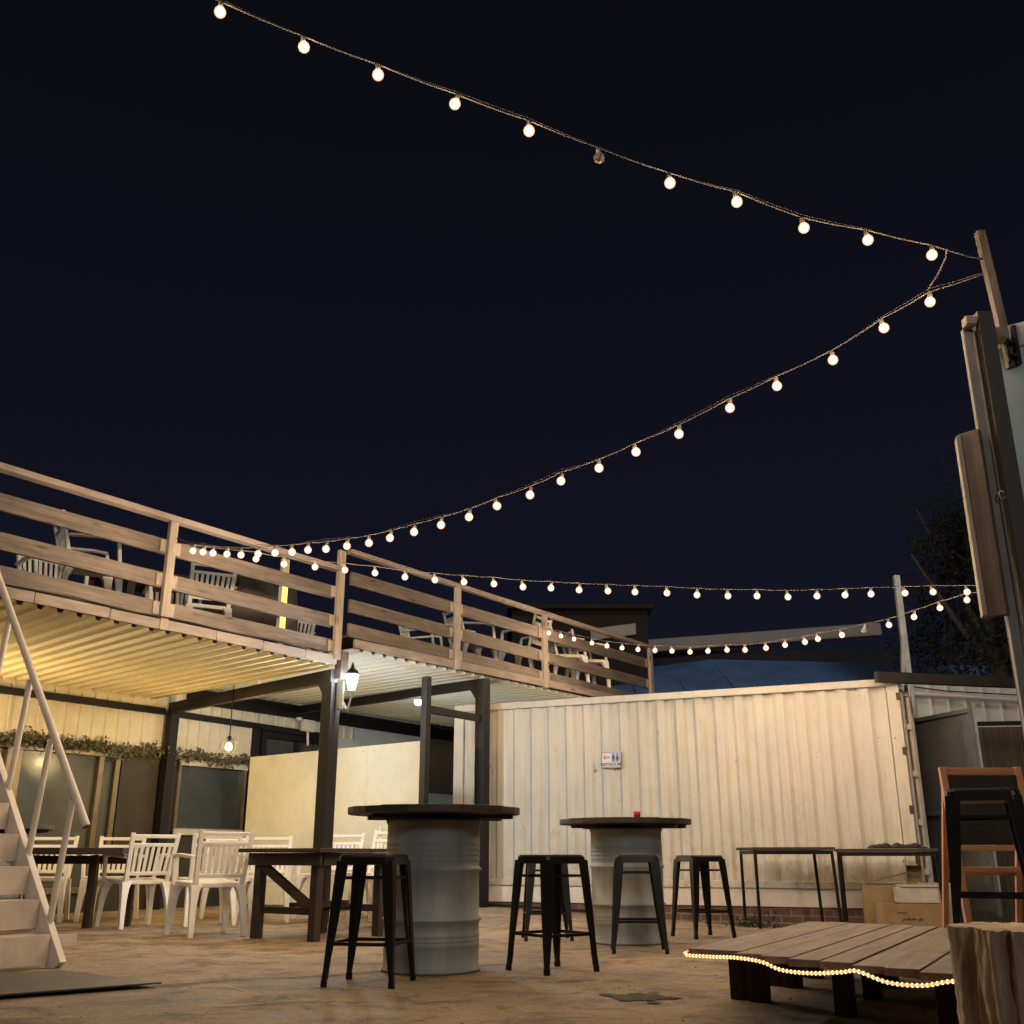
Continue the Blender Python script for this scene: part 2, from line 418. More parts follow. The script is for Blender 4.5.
for q_, (cx, cy, rx, ry) in enumerate(((.61, 5.47, .115, .15), (.76, 5.44, .05, .05), (.47, 5.55, .04, .05), (.66, 5.26, .035, .03), (.52, 5.36, .02, .03), (.71, 5.62, .03, .025))):
    ring = []
    for k in range(60):
        a = 2 * math.pi * k / 60; q = 1 + .10 * math.sin(2 * a + 1 + q_) + .10 * math.sin(5 * a + q_) + .07 * math.sin(11 * a) + rnd.uniform(-.06, .06)
        ring.append((cx + rx * q * math.cos(a), cy + ry * q * math.sin(a), .004 + .0006 * q_))
    st.add(ring, [tuple(range(60))])
tag(st.build('damp_patch', M['wet']), kind='structure')

gr = MB()
for k in range(420):
    yy = 4.6 + 7.5 * rnd.random() ** 1.6; xx = rnd.uniform(-.55, .55) * yy
    r_ = rnd.uniform(.002, .006) * (1.8 if rnd.random() < .06 else 1); zz = gz(xx, yy); a = rnd.random() * 3
    P_ = [(xx + r_ * math.cos(a + i * 1.57) * rnd.uniform(.7, 1.2), yy + r_ * math.sin(a + i * 1.57) * rnd.uniform(.7, 1.2), zz - .002) for i in range(4)]
    Q_ = [(xx + (p[0] - xx) * .6, yy + (p[1] - yy) * .6, zz + r_ * rnd.uniform(.5, 1.0)) for p in P_]
    gr.hull8(P_, Q_)
M['grit'] = m_paint('loose_grit', (.30, .23, .16), .9, 0, .6, 40, (.06, .04, .03), .8, 0)
tag(gr.build('loose_gravel', M['grit']), kind='stuff', label='fine loose grit scattered over the concrete yard', cat='gravel')

# ------------------------------------------------------------------ balcony (raised timber deck over a corrugated roof)
NA, NAZ = Vector((-4.089, 7.973, 0)), 35.7
FA, FAZ = Vector((-1.80, 11.0, 0)), 38.0
nu, fu = az(NAZ), az(FAZ); nv, fv = Vector((-nu.y, nu.x, 0)), Vector((-fu.y, fu.x, 0))
def NP(s, v, z): return NA + nu * s + nv * v + Vector((0, 0, z))
def FP(s, v, z): return FA + fu * s + fv * v + Vector((0, 0, z))
bal = thing('balcony', (-1.88, 11.1, 0), 'raised timber deck with three-plank railing over a corrugated metal roof', 'balcony')
cz = az(-44)
d = cz * 4.55 + Vector((0, 0, .10)); L = d.length
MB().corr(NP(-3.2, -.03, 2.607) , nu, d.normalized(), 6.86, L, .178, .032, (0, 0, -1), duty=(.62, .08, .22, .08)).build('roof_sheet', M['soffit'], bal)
cz2 = az(-42)
d = cz2 * 4.75 + Vector((0, 0, .17))
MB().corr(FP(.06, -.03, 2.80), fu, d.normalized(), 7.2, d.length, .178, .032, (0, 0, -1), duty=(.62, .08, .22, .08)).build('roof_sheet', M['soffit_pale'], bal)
fb_ = MB()
def quadprism(mb, pts, z0, z1): mb.prism([(p.x, p.y) for p in pts], z0, z1)
quadprism(fb_, [NP(-3.2, 0, 0), NP(3.62, 0, 0), NP(3.62, 0, 0) + cz * 4.9, NP(-3.2, 0, 0) + cz * 4.9], 2.745, 2.785)
fb_.build('floor_boards', M['pine'], bal)
fb_ = MB()
quadprism(fb_, [FP(.1, 0, 0), FP(7.0, 0, 0), FP(7.0, 0, 0) + cz2 * 5, FP(.1, 0, 0) + cz2 * 5], 2.955, 2.99)
fb_.build('floor_boards', M['pine'], bal)
s = -3.2
while s < 3.6:
    e = min(3.70, s + .575 + (.12 if int(s * 7) % 2 else 0)); dz = rnd.uniform(-.003, .003)
    MB().beam(NP(s + .003, -.045, 2.652 + dz), NP(e - .003, -.045, 2.652 + dz), .03, .092).build('fascia', M['fascia'], bal, bevel=.003); s = e
MB().beam(FP(.07, -.045, 2.850), FP(7.1, -.045, 2.875), .03, .095).build('fascia', M['fascia'], bal, bevel=.003)
# dark cable sagging along the fascia
MB().tube([NP(-3 + .3 * k, -.075, 2.712 + .008 * math.sin(k * 1.7)) for k in range(22)], .007, 6).build('cable', M['steel'], bal)
# railing
def plank(P, s0, s1, z0, z1, h=.145):
    n = 6; mb = MB(); mb.beam(P(s0, -.005, z0), P(s1, -.005, z1), .034, h)
    return mb.build('railing_plank', M['pine'], bal, bevel=.004)
for z in (3.385, 3.065, 2.795):
    plank(NP, -3.2, 1.49, z - .006, z); plank(NP, 1.50, 3.63, z, z + .01)
MB().beam(NP(-3.2, -.04, 3.655), NP(3.66, -.04, 3.66), .10, .055).build('handrail', M['handrail'], bal, bevel=.006)
fs = [0, 1.77, 3.59, 6.40]
fz = ((3.576, 3.524), (3.264, 3.205), (2.995, 2.925))
for a, b_ in fz:
    for i in range(3):
        z0 = a + (b_ - a) * fs[i] / 6.4; z1 = a + (b_ - a) * fs[i + 1] / 6.4
        plank(FP, fs[i] + .005, fs[i + 1] - .005, z0, z1, .15)
MB().beam(FP(-.05, -.03, 3.868), FP(6.5, -.03, 3.79), .085, .05).build('handrail', M['handrail'], bal, bevel=.005)
# posts: brackets are children of the post (part > sub-part)
def railing_post(P, U, VV, s, z0, z1, zs, w=.085, sides=(-1, 1), back=False):
    v = .045 if back else -.045
    p = MB(); p.frame_box(P(s, v, (z0 + z1) / 2), U, VV, (0, 0, 1), w / 2, .024, (z1 - z0) / 2)
    po = p.build('railing_post', M['pale_wood'], bal, bevel=.004)
    for z in zs:
        for side in sides:
            br = MB(); br.frame_box(P(s + side * (w / 2 + .036), -.030, z), U, VV, (0, 0, 1), .035, .007, .06)
            br.v = [(x - bal.location.x, y - bal.location.y, zz - bal.location.z) for x, y, zz in br.v]
            bo = br.build('bracket', M['pale_wood'], po, local=True, bevel=.003)
    return po
zn = (3.385, 3.065, 2.795)
railing_post(NP, nu, nv, -.95, 2.62, 3.63, zn)
railing_post(NP, nu, nv, 1.495, 2.60, 3.63, zn)
railing_post(NP, nu, nv, 2.97, 2.70, 3.63, (), back=True)
railing_post(NP, nu, nv, 3.70, 2.66, 3.88, (3.40, 3.08, 2.80), .095, sides=(-1,))
for s in fs[1:]:
    zs = [a + (b_ - a) * s / 6.4 for a, b_ in fz]
    railing_post(FP, fu, fv, s, 2.80, 3.84 - .01 * s, zs, .09, sides=(-1, 1) if s < 6 else (-1,))
# structural steel under the deck
WA, WAZ = Vector((-4.735, 14.3, 0)), 34.0
wu = az(WAZ); wv = Vector((-wu.y, wu.x, 0))
def WP(s, v, z): return WA + wu * s + wv * v + Vector((0, 0, z))
P3 = Vector((-1.95, 11.10, 0))
def post(p, z0, z1, w, rot):
    mb = MB(); a = az(rot); mb.frame_box((p.x, p.y, (z0 + z1) / 2), a, (-a.y, a.x, 0), (0, 0, 1), w / 2, w / 2, (z1 - z0) / 2)
    return mb.build('support_post', M['steel'], bal, bevel=.006)
post(P3, -.02, 2.43, .145, NAZ)
PW = WP(-.03, -.12, 0)
post(PW, .0, 2.52, .13, NAZ)
P4 = FP(2.38, .04, 0)
post(P4, 0.0, 2.765, .135, FAZ)
def beam(p0, p1, w, h, nm='roof_beam'):
    return MB().beam(p0, p1, w, h).build(nm, M['steel'], bal, bevel=.004)
beam((P3.x + .03, P3.y - .03, 2.505), (PW.x - .05, PW.y + .05, 2.59), .09, .14)
Q4 = P4 + az(-42) * 4.6
beam((P4.x, P4.y, 2.715), (Q4.x, Q4.y, 2.83), .09, .115)
beam(WP(.25, -.05, 2.80), WP(7.5, -.05, 2.80), .08, .20)
beam(WP(-3.9, -.03, 2.535), WP(-.10, -.03, 2.535), .06, .085, 'wall_rail')
beam(WP(.05, -.03, 2.525), WP(2.95, -.03, 2.49), .06, .085, 'wall_rail')
# gussets and the timber corner block
for p, a, z in ((P3, -42, 2.43), (P4, -42, 2.66)):
    c = az(a); q = Vector((-c.y, c.x, 0)); w = .05
    tri = [Vector((p.x, p.y, z)) + c * .06, Vector((p.x, p.y, z)) + c * .2, Vector((p.x, p.y, z - .16)) + c * .06]
    mb = MB(); mb.add([t_ - q * w for t_ in tri] + [t_ + q * w for t_ in tri], [(0, 1, 2), (5, 4, 3), (0, 3, 4, 1), (1, 4, 5, 2), (2, 5, 3, 0)])
    mb.build('gusset', M['steel'], bal)
bl = MB(); bl.frame_box(NP(3.83, .0, 2.62), nu, nv, (0, 0, 1), .055, .05, .15); bl.build('corner_block', M['pine'], bal, bevel=.006)

# ------------------------------------------------------------------ building front behind the deck
bf = thing('clubhouse_front', tuple(WP(0, 0, 0)), 'building front with tinted glass, brown wall and pale corrugated cladding under the deck', 'building')
MB().corr(WP(-4.0, 0, 1.98), wu, Vector((0, 0, 1)), 5.62, .98, .19, .022, -wv, duty=(.78, .06, .10, .06)).build('cladding', M['cladding'], bf)
MB().corr(WP(1.62, 0, 2.50), wu, Vector((0, 0, 1)), 2.1, .66, .19, .022, -wv, duty=(.78, .06, .10, .06)).build('cladding', M['cladding'], bf)
def wbox(s0, s1, z0, z1, d0=.02, d1=-.02):
    mb = MB(); c = WP((s0 + s1) / 2, (d0 + d1) / 2, (z0 + z1) / 2)
    return mb.frame_box(c, wu, wv, (0, 0, 1), (s1 - s0) / 2, abs(d0 - d1) / 2, (z1 - z0) / 2)
wbox(-4.0, 1.62, 0.0, .22, .10, 0).build('base_wall', M['black_door'], bf)
wbox(-.66, .20, .22, 1.98, .06, 0).build('brown_panel', M['black_door'], bf)
wbox(1.50, 1.64, 0, 2.52, .06, -.06).build('door_post', M['steel'], bf)
wbox(.20, 1.50, .22, .92, .06, 0).build('brown_panel', M['black_door'], bf)
def window(s0, s1, z0, z1, mat, fw=.06, mull=()):
    f = wbox(s0, s1, z1 - fw, z1, .05, -.03)
    for a in ((s0, s0 + fw), (s1 - fw, s1)):
        c = WP(sum(a) / 2, .01, (z0 + z1 - fw) / 2); f.frame_box(c, wu, wv, (0, 0, 1), fw / 2, .04, (z1 - fw - z0) / 2)
    c = WP((s0 + s1) / 2, .01, z0 + fw / 2); f.frame_box(c, wu, wv, (0, 0, 1), (s1 - s0) / 2 - fw - .001, .038, fw / 2)
    for m_ in mull:
        c = WP(m_, .005, (z0 + z1) / 2); f.frame_box(c, wu, wv, (0, 0, 1), .035, .036, (z1 - z0) / 2 - fw - .001)
    fo = f.build('window', mat, bf, bevel=.004)
    p = wbox(s0 + fw * .5, s1 - fw * .5, z0 + fw * .5, z1 - fw * .5, .045, .03)
    p.v = [(x - bf.location.x, y - bf.location.y, z - bf.location.z) for x, y, z in p.v]
    p.build('pane', M['glass'], fo, local=True)
    return fo
window(-4.0, -2.2, .22, 1.94, M['frame'], .06)
window(-2.14, -.70, .22, 1.94, M['frame'], .07, (-.98,))
wi = window(.24, 1.46, .98, 1.93, M['frame'], .045)
for z in (.98, 1.90):
    q = wbox(.24, 1.46, z - .05, z + .03, -.02, -.045)
    q.v = [(x - bf.location.x, y - bf.location.y, zz - bf.location.z) for x, y, zz in q.v]
    q.build('sash', M['pale_frame'], wi, local=True)
window(1.70, 3.2, .6, 2.45, M['steel'], .10, (2.45,))
wbox(3.22, 5.75, 0, 3.1, .06, .012).build('blue_wall', M['blue_cladding'], bf)
# reed screen beyond the wall
rs = thing('reed_screen', tuple(WP(6.5, 0, 0)), 'narrow dark reed screen between the gate post and the container end', 'screen')
q = MB(); o_ = WP(5.80, -.02, 1.74); e_ = WP(7.6, -.02, 1.74)
q.add([o_, e_, e_ + Vector((0, 0, 1.05)), o_ + Vector((0, 0, 1.05))], [(0, 1, 2, 3)], [[(0, 0), (1.8, 0), (1.8, 1), (0, 1)]])
o2 = [p + wv * .03 for p in (o_, e_)]
q.add([o2[0], o2[1], o2[1] + Vector((0, 0, 1.05)), o2[0] + Vector((0, 0, 1.05))], [(3, 2, 1, 0)])
q.build('reeds', M['reed'], rs)
wbox(5.80, 7.6, 0, 1.735, .06, 0).build('low_wall', M['blue_cladding'], rs)

# garland
gl = thing('garland', tuple(WP(-1, -.09, 1.98)), 'dusty artificial pine garland strung above the windows', 'garland')
pts = []
core = [WP(-3.9 + .12 * k, -.08, 1.985 + .02 * math.sin(k * .9) - .02 * (k / 46)) for k in range(47)]
for k in range(3200):
    a = rnd.random() * 46; i = int(a); p = core[i].lerp(core[min(46, i + 1)], a - i)
    r_ = .035 + .03 * (math.sin(a * 1.3) * .5 + .5)
    pts.append(p + Vector((rnd.gauss(0, r_), rnd.gauss(0, .02), rnd.gauss(0, r_ * .8))))
MB().leaves(pts, .05).build('sprigs', M['garland'], gl)
MB().tube(core, .014, 6).build('stem', M['garland'], gl)

# pendant lamp with wire cage
pp = Vector((-3.455, 12.75, 1.92))
pd = thing('pendant_lamp', tuple(pp), 'glowing warm bulb in a wire cage hanging under the deck', 'lamp')
MB().tube([pp + Vector((0, 0, .10)), pp + Vector((0, 0, .74))], .005, 6).build('cord', M['steel'], pd)
MB().lathe([(.0, .115), (.018, .11), (.02, .05), (.012, .04)], pp, 12).build('socket', M['steel'], pd)
MB().lathe([(.001, .05), (.018, .04), (.03, .015), (.034, -.01), (.028, -.03), (.001, -.045)], pp, 16).build('bulb', M['pendant'], pd)
cg = MB()
for k in range(8):
    a = 2 * math.pi * k / 8; cg.tube([pp + Vector((math.cos(a) * r_, math.sin(a) * r_, z)) for r_, z in ((.02, .09), (.075, .05), (.085, -.01), (.05, -.075), (.005, -.09))], .0022, 5)
cg.build('wire_cage', M['steel'], pd)

pd.scale = (1.3, 1.3, 1.15)
pd_added = dup(pd, (-6.35, 10.75, 2.0), label='added warm caged bulb under the deck, out of view left of the staircase')  # unseen extra bulb, added to brighten the left of the roof underside
# lantern on the steel post
lp = Vector((-1.80, 11.02, 2.40))
ln = thing('wall_lantern', tuple(lp), 'ornate silver carriage lantern glowing white on the dark steel post', 'lantern')
MB().frame_box(lp + Vector((-.035, .0, -.10)), nu, nv, (0, 0, 1), .012, .045, .13).build('back_plate', M['galv'], ln, bevel=.01)
gm = MB(); gm.lathe([(.03, -.085), (.052, .01), (.060, .065), (.055, .07)], lp + Vector((.075, -.04, .02)), 6, False); gm.build('glass', M['lantern_glass'], ln)
MB().lathe([(.068, .07), (.05, .10), (.018, .13), (.012, .165), (.001, .185)], lp + Vector((.075, -.04, .022)), 6, False).build('cap', M['steel'], ln)
MB().lathe([(.001, -.15), (.02, -.13), (.014, -.11), (.036, -.087), (.034, -.08)], lp + Vector((.075, -.04, .018)), 12).build('finial', M['galv'], ln)
arm = [lp + Vector((-.02 + .1 * t_, -.02 * t_ - .01, -.08 - .15 * math.sin(t_ * math.pi) + .0 * t_)) for t_ in [k / 10 for k in range(11)]]
MB().tube(arm, .009, 8).tube([p + Vector((.0, .01, .035 * math.sin(i))) for i, p in enumerate(arm[2:9])], .005, 6).build('arm', M['galv'], ln)

ln.scale = (1.15, 1.15, 1.15)
# LED lamp under the far roof
lq = Vector((-1.31, 14.45, 2.70))
ld = thing('ceiling_lamp', tuple(lq), 'cool white round lamp under the corrugated roof beside the gate post', 'lamp')
MB().lathe([(.001, .09), (.06, .085), (.06, .03)], lq, 16).build('base', M['white_steel'], ld)
MB().lathe([(.058, .03), (.062, .0), (.045, -.035), (.001, -.05)], lq, 16).build('bulb', M['led'], ld)

# floodlight box on the wall
fq = WP(2.55, -.12, 2.60)
fl = thing('floodlight', tuple(fq), 'small white unlit floodlight box fixed under the roof beam', 'floodlight')
MB().frame_box(fq, wu, wv, (0, 0, 1), .13, .04, .09).build('housing', M['white_steel'], fl, bevel=.01)
MB().beam(fq + Vector((-.1, .05, .08)), fq + Vector((-.1, .09, .2)), .03, .02).lathe([(.001, 0), (.05, .0), (.05, .05), (.001, .05)], fq + wu * -.2 + Vector((0, 0, .06)), 12).build('bracket', M['white_steel'], fl)
MB().tube([fq + Vector((.0, 0, -.09)), fq + Vector((.01, .02, -.3))], .02, 8).build('conduit', M['white_steel'], fl)

# ------------------------------------------------------------------ partition boards and gate frame
ba, bb = Vector((-3.52, 14.14, 0)), Vector((-.985, 12.025, 0))
bd = (bb - ba).normalized(); bn = Vector((-bd.y, bd.x, 0)); BL = (bb - ba).length
pf = thing('board_partition', tuple(bb), 'low cream board partition running back from the gate post', 'partition')
cuts = [0, .46, 1.46, 2.0, BL]
cuts = [0, .52, 1.72, 2.32, BL]
for i in range(4):
    a = ba + bd * (cuts[i] + .002); b_ = ba + bd * (cuts[i + 1] - .002)
    q = MB(); q.beam((a.x, a.y, 1.0), (b_.x, b_.y, 1.0), .02, 1.84); q.build('board', M['board'], pf, bevel=.002)
q = MB()
for i in range(4):
    for fx in (.12, .88):
        for z in (.72, 1.2, 1.86):
            p = ba + bd * (cuts[i] + (cuts[i + 1] - cuts[i]) * fx) - bn * .012
            q.lathe([(.001, .003), (.008, .002), (.008, -.004)], (p.x, p.y, z), 6)
q.build('screw', M['screw'], pf)
p = ba + bd * 2.62 - bn * .03
MB().beam((p.x, p.y, .75), (p.x, p.y, .86), .02, .02).beam((p.x, p.y, .90), (p.x, p.y, .98), .02, .02).build('bolt', M['plastic'], pf)
gp = FP(1.33, .03, 0)
gf = thing('gate_frame', tuple(gp), 'dark free-standing steel post tied by a short bar to the roof post', 'gate frame')
MB().frame_box((gp.x, gp.y, 1.32), fu, fv, (0, 0, 1), .042, .042, 1.34).build('post', M['steel'], gf, bevel=.004)
a = gp + fu * .05; b_ = P4 - fu * .07
MB().beam((a.x, a.y, 2.285), (b_.x, b_.y, 2.275), .06, .085).build('bar', M['steel'], gf, bevel=.004)

# ------------------------------------------------------------------ shipping container
CA, CAZ = Vector((-.745, 13.378, 0)), 114.0
cu = az(CAZ); cv = Vector((-cu.y, cu.x, 0)); CL = 5.42; CW = 2.4
def CP(s, v, z): return CA + cu * s + cv * v + Vector((0, 0, z))
ct = thing('shipping_container', tuple(CP(CL / 2, CW / 2, .1)), 'long cream shipping container with corrugated side on a white and brick base', 'container')
MB().corr(CP(.14, .035, .40), cu, Vector((0, 0, 1)), CL - .28, 2.02, .232, .034, cv, duty=(.36, .16, .32, .16)).build('corrugated_side', M['container'], ct)
def cbox(s0, s1, v0, v1, z0, z1): 
    mb = MB(); return mb.frame_box(CP((s0 + s1) / 2, (v0 + v1) / 2, (z0 + z1) / 2), cu, cv, (0, 0, 1), (s1 - s0) / 2, (v1 - v0) / 2, (z1 - z0) / 2)
cbox(.13, CL - .13, 0, .10, 2.42, 2.50).build('top_rail', M['container'], ct, bevel=.006)
cbox(.13, CL - .13, 0, .10, .325, .40).build('bottom_rail', M['container'], ct, bevel=.006)
for s0 in (0, CL - .13): cbox(s0, s0 + .13, -.004, .16, .32, 2.505).build('corner_post', M['container'], ct, bevel=.008)
cbox(.05, CL - .01, .14, CW, .36, 2.44).build('body', M['container'], ct)
cbox(.02, CL - .05, .03, CW - .02, 2.47, 2.495).build('roof', M['container'], ct)
cbox(.02, CL - .02, .02, CW - .03, .14, .322).build('base_skirt', M['white_steel'], ct)
q = MB(); a, b_ = CP(.0, .05, -.25), CP(CL, .05, -.25)
q.add([a, b_, b_ + Vector((0, 0, .388)), a + Vector((0, 0, .388))], [(0, 1, 2, 3)], [[(0, 0), (CL, 0), (CL, .388), (0, .388)]])
a2, b2 = CP(CL, .05, -.25), CP(CL, CW, -.25)
q.add([a2, b2, b2 + Vector((0, 0, .388)), a2 + Vector((0, 0, .388))], [(0, 1, 2, 3)], [[(0, 0), (CW, 0), (CW, .388), (0, .388)]])
q.build('brick_plinth', M['brick'], ct)
# door end: two leaves, locking rods, hinges
for v0 in (.16, 1.24): cbox(CL - .02, CL + .025, v0, v0 + 1.06, .40, 2.40).build('door', M['container'], ct, bevel=.005)
for v_ in (.30, .75, 1.35, 1.9):
    q = MB(); q.tube([CP(CL + .06, v_, .36), CP(CL + .06, v_, 2.46)], .022, 8)
    for z in (.5, 1.0, 1.5, 2.0, 2.36): q.frame_box(CP(CL + .045, v_, z), cu, cv, (0, 0, 1), .03, .05, .03)
    q.build('locking_rod', M['white_steel'], ct)
for z in (.62, 1.12, 1.72, 2.3):
    cbox(CL - .035, CL + .012, -.016, -.004, z - .04, z + .04).build('hinge', M['rust'], ct)
# cable conduit on the ground along the base
cp = thing('black_pipe', tuple(CP(1, -.08, .12)), 'thin black pipe lying along the foot of the container', 'pipe')
MB().tube([CP(-.0 + .25 * k, -.10, gz(*CP(.25 * k, -.1, 0).xy) + .03 + .006 * math.sin(k * 2)) for k in range(9)], .016, 8).build('pipe', M['steel'], cp)

# restroom sign
sg = thing('restroom_sign', tuple(CP(2.11, -.005, 1.745)), 'small white restroom sign with two figures on the container side', 'sign')
def SP(s, w, dz): return CP(2.11 + s, -w, 1.745 + dz)
def flat(mb, poly, w):
    n = len(poly); mb.add([SP(a, w, b) for a, b in poly] + [SP(a, w - .0015, b) for a, b in poly], [tuple(range(n))] + [(i, n + i, n + (i + 1) % n, (i + 1) % n) for i in range(n)])
    return mb
def rect(s0, s1, z0, z1): return [(s0, z0), (s1, z0), (s1, z1), (s0, z1)]
MB().frame_box(SP(0, .003, 0), cu, cv, (0, 0, 1), .122, .003, .093).build('plate', M['sign_white'], sg)
q = MB()
for r_ in (rect(-.118, .118, .083, .089), rect(-.118, .118, -.089, -.083), rect(-.118, -.112, -.083, .083), rect(.112, .118, -.083, .083)): flat(q, r_, .0085)
q.build('border', M['sign_blue'], sg)
flat(MB(), rect(.004, .110, -.028, .081), .0082).build('figure_panel', M['sign_sky'], sg)
q = MB()
for cx, sk in ((.033, 0), (.081, 1)):
    flat(q, [(cx + .011 * math.cos(k * .785), .062 + .011 * math.sin(k * .785)) for k in range(8)], .0105)
    if sk: flat(q, [(cx - .011, .047), (cx + .011, .047), (cx + .02, .0), (cx - .02, .0)][::-1], .0105)
    else: flat(q, rect(cx - .017, cx + .017, .004, .047), .0105)
    flat(q, rect(cx - .012, cx - .002, -.024, .006), .0108); flat(q, rect(cx + .002, cx + .012, -.024, .006), .0108)
q.build('figures', M['sign_blue'], sg)
q = MB(); flat(q, [(-.105, .028), (-.068, .058), (-.068, .038), (-.012, .038), (-.012, .018), (-.068, .018), (-.068, -.002)][::-1], .0095)
q.build('arrow', M['sign_red'], sg)
def lettering(text, size, origin, xd, yd, mat, parent, ext=.0008):
    cv_ = bpy.data.curves.new('lettering', 'FONT'); cv_.body = text; cv_.size = size; cv_.extrude = ext; cv_.offset = .0012
    cv_.align_x = 'CENTER'; cv_.align_y = 'CENTER'
    to = bpy.data.objects.new('tmp', cv_); COL.objects.link(to)
    dg = bpy.context.evaluated_depsgraph_get(); me = bpy.data.meshes.new_from_object(to.evaluated_get(dg))
    bpy.data.objects.remove(to)
    xd, yd = Vector(xd).normalized(), Vector(yd).normalized(); zd = xd.cross(yd)
    mm = Matrix.Translation(Vector(origin) - parent.location) @ Matrix((xd, yd, zd)).transposed().to_4x4()
    me.transform(mm); me.materials.clear(); me.materials.append(mat); me.name = 'lettering'
    o = bpy.data.objects.new('lettering', me); COL.objects.link(o); o.parent = parent; return o
lettering('RESTROOM', .049, SP(0, .009, -.055), cu, (0, 0, 1), M['sign_blue'], sg)

# ------------------------------------------------------------------ yard behind the container's right end
rb = thing('roof_edge_beam', (4.6, 11.3, 2.4), 'dark steel roof beam reaching right from the container top', 'beam')
MB().beam((3.95, 11.12, 2.50), (5.75, 11.2, 2.44),   .08, .115).build('beam', M['steel'], rb, bevel=.004)
sh = thing('corrugated_shed', (6.4, 14.4, 0), 'pale corrugated shed wall showing under the dark roof beam', 'shed')
MB().corr((5.1, 14.3, 0), Vector((1, .05, 0)).normalized(), Vector((0, 0, 1)), 4.5, 2.93, .25, .03, (0, -1, 0), duty=(.78, .06, .10, .06)).build('wall', M['blue_cladding'], sh)
MB().tube([(5.15, 14.12, 2.80), (6.2, 14.14, 2.74), (7.6, 14.2, 2.66)], .03, 8).build('pipe', M['white_steel'], sh)
MB().tube([(5.0, 14.08, 2.92), (6.0, 14.1, 2.80), (7.6, 14.15, 2.72)], .009, 6).build('cable', M['steel'], sh)
rf = thing('reed_fence', (6.2, 13, 0), 'brown reed fence to the right of the grey metal gate', 'fence')
q = MB(); q.add([(5.0, 13.1, -.1), (8.5, 12.9, -.1), (8.5, 12.9, 2.22), (5.0, 13.1, 2.18)], [(0, 1, 2, 3)], [[(0, 0), (3.5, 0), (3.5, 2.3), (0, 2.3)]])
q.add([(5.0, 13.14, -.1), (8.5, 12.94, -.1), (8.5, 12.94, 2.22), (5.0, 13.14, 2.18)], [(3, 2, 1, 0)]); q.build('reeds', M['reed'], rf)
MB().beam((5.0, 13.08, 2.22), (8.5, 12.88, 2.26), .05, .05).build('top_rail', M['steel'], rf)
gg = thing('metal_gate', (4.62, 12.0, 0), 'dark grey sheet metal gate standing ajar beside the container doors', 'gate')
ga, gb = Vector((4.64, 12.0, 0)), Vector((4.90, 11.0, 0))
MB().beam((ga.x, ga.y, 1.12), (gb.x, gb.y, 1.14), .012, 2.02).build('sheet', M['grey_sheet'], gg)
q = MB()
for a in (ga, gb): q.beam((a.x - .02, a.y, .08), (a.x - .02, a.y, 2.18), .045, .045)
for z in (.14, 1.1, 2.13): q.beam((ga.x - .03, ga.y - .03, z), (gb.x - .03, gb.y + .03, z), .03, .045)
q.build('frame', M['grey_sheet'], gg, bevel=.003)
MB().beam((ga.x - .06, ga.y - .02, 0.0), (ga.x - .06, ga.y - .02, 2.2), .09, .05).build('gate_post', M['galv'], gg)
MB().beam((gb.x, gb.y - .03, .3), (gb.x, gb.y - .03, 2.2), .02, .03).build('edge_strip', M['galv'], gg)
po = thing('utility_pole', (4.82, 12.5, 0), 'tall grey twin pole with a diagonal brace behind the container', 'pole')
MB().frame_box((4.845, 12.5, 2.0), (1, 0, 0), (0, 1, 0), (0, 0, 1), .036, .036, 2.01).build('pole', M['galv'], po, bevel=.004)
MB().beam((4.70, 12.5, 2.0), (4.82, 12.46, 3.25), .04, .05).build('brace', M['galv'], po)
hp = thing('string_pole', (4.56, 9.2, 0), 'slim dark pole behind the signboard post holding two light strings', 'pole')
MB().tube([(4.56, 9.22, 0), (4.56, 9.22, 3.1)], .035, 10).build('pole', M['steel'], hp)
MB().lathe([(.001, 3.13), (.04, 3.12), (.04, 3.08)], (4.56, 9.22, 0), 10).build('cap', M['steel'], hp)

# ------------------------------------------------------------------ far buildings and tree
br = thing('blue_roof_house', (5.5, 21, 0), 'low building with a blue sheet roof behind the container', 'building')
def slab(name, mat, pts, th, par):
    mb = MB(); n = len(pts); mb.add([Vector(p) for p in pts] + [Vector(p) - Vector((0, 0, th)) for p in pts], [tuple(range(n)), tuple(reversed(range(n, 2 * n)))] + [(i, n + i, n + (i + 1) % n, (i + 1) % n) for i in range(n)])
    return mb.build(name, mat, par)
slab('roof', M['blue_roof'], [(1.0, 19.0, 3.35), (4.2, 19.0, 3.45), (4.2, 21.6, 4.62), (1.0, 21.6, 4.20)], .06, br)
slab('roof', M['blue_roof'], [(4.21, 19.0, 3.45), (10.5, 19.0, 3.40), (10.5, 21.5, 4.46), (4.21, 21.6, 4.62)], .06, br)
q = MB()
for k in range(9): q.beam((1.4 + k * .95, 18.98, 3.48 - abs(k - 3) * .02), (1.4 + k * .95, 21.5, 4.52 - abs(k - 3) * .05), .05, .03)
q.build('roof_seam', M['blue_roof'], br)
MB().box((5.7, 20.4, 1.6), 9.0, 2.6, 3.2).build('wall', M['far_wall'], br)
wh = thing('far_warehouse', (6.5, 27, 0), 'dark warehouse far behind with a pale roof gutter catching the light', 'building')
MB().box((5.6, 28.0, 2.9), 9.0, 3.0, 5.7).build('wall', M['far_wall'], wh)
MB().beam((3.1, 26.3, 5.78), (9.6, 26.3, 6.26), .3, .34).build('gutter', M['far_cap'], wh, bevel=.05)
dh = thing('dark_hall', (.8, 21, 0), 'dark brown building rising behind the far end of the deck', 'building')
MB().box((1.35, 21.5, 2.65), 2.7, 3.0, 5.3).build('wall', M['dark_hall'], dh)
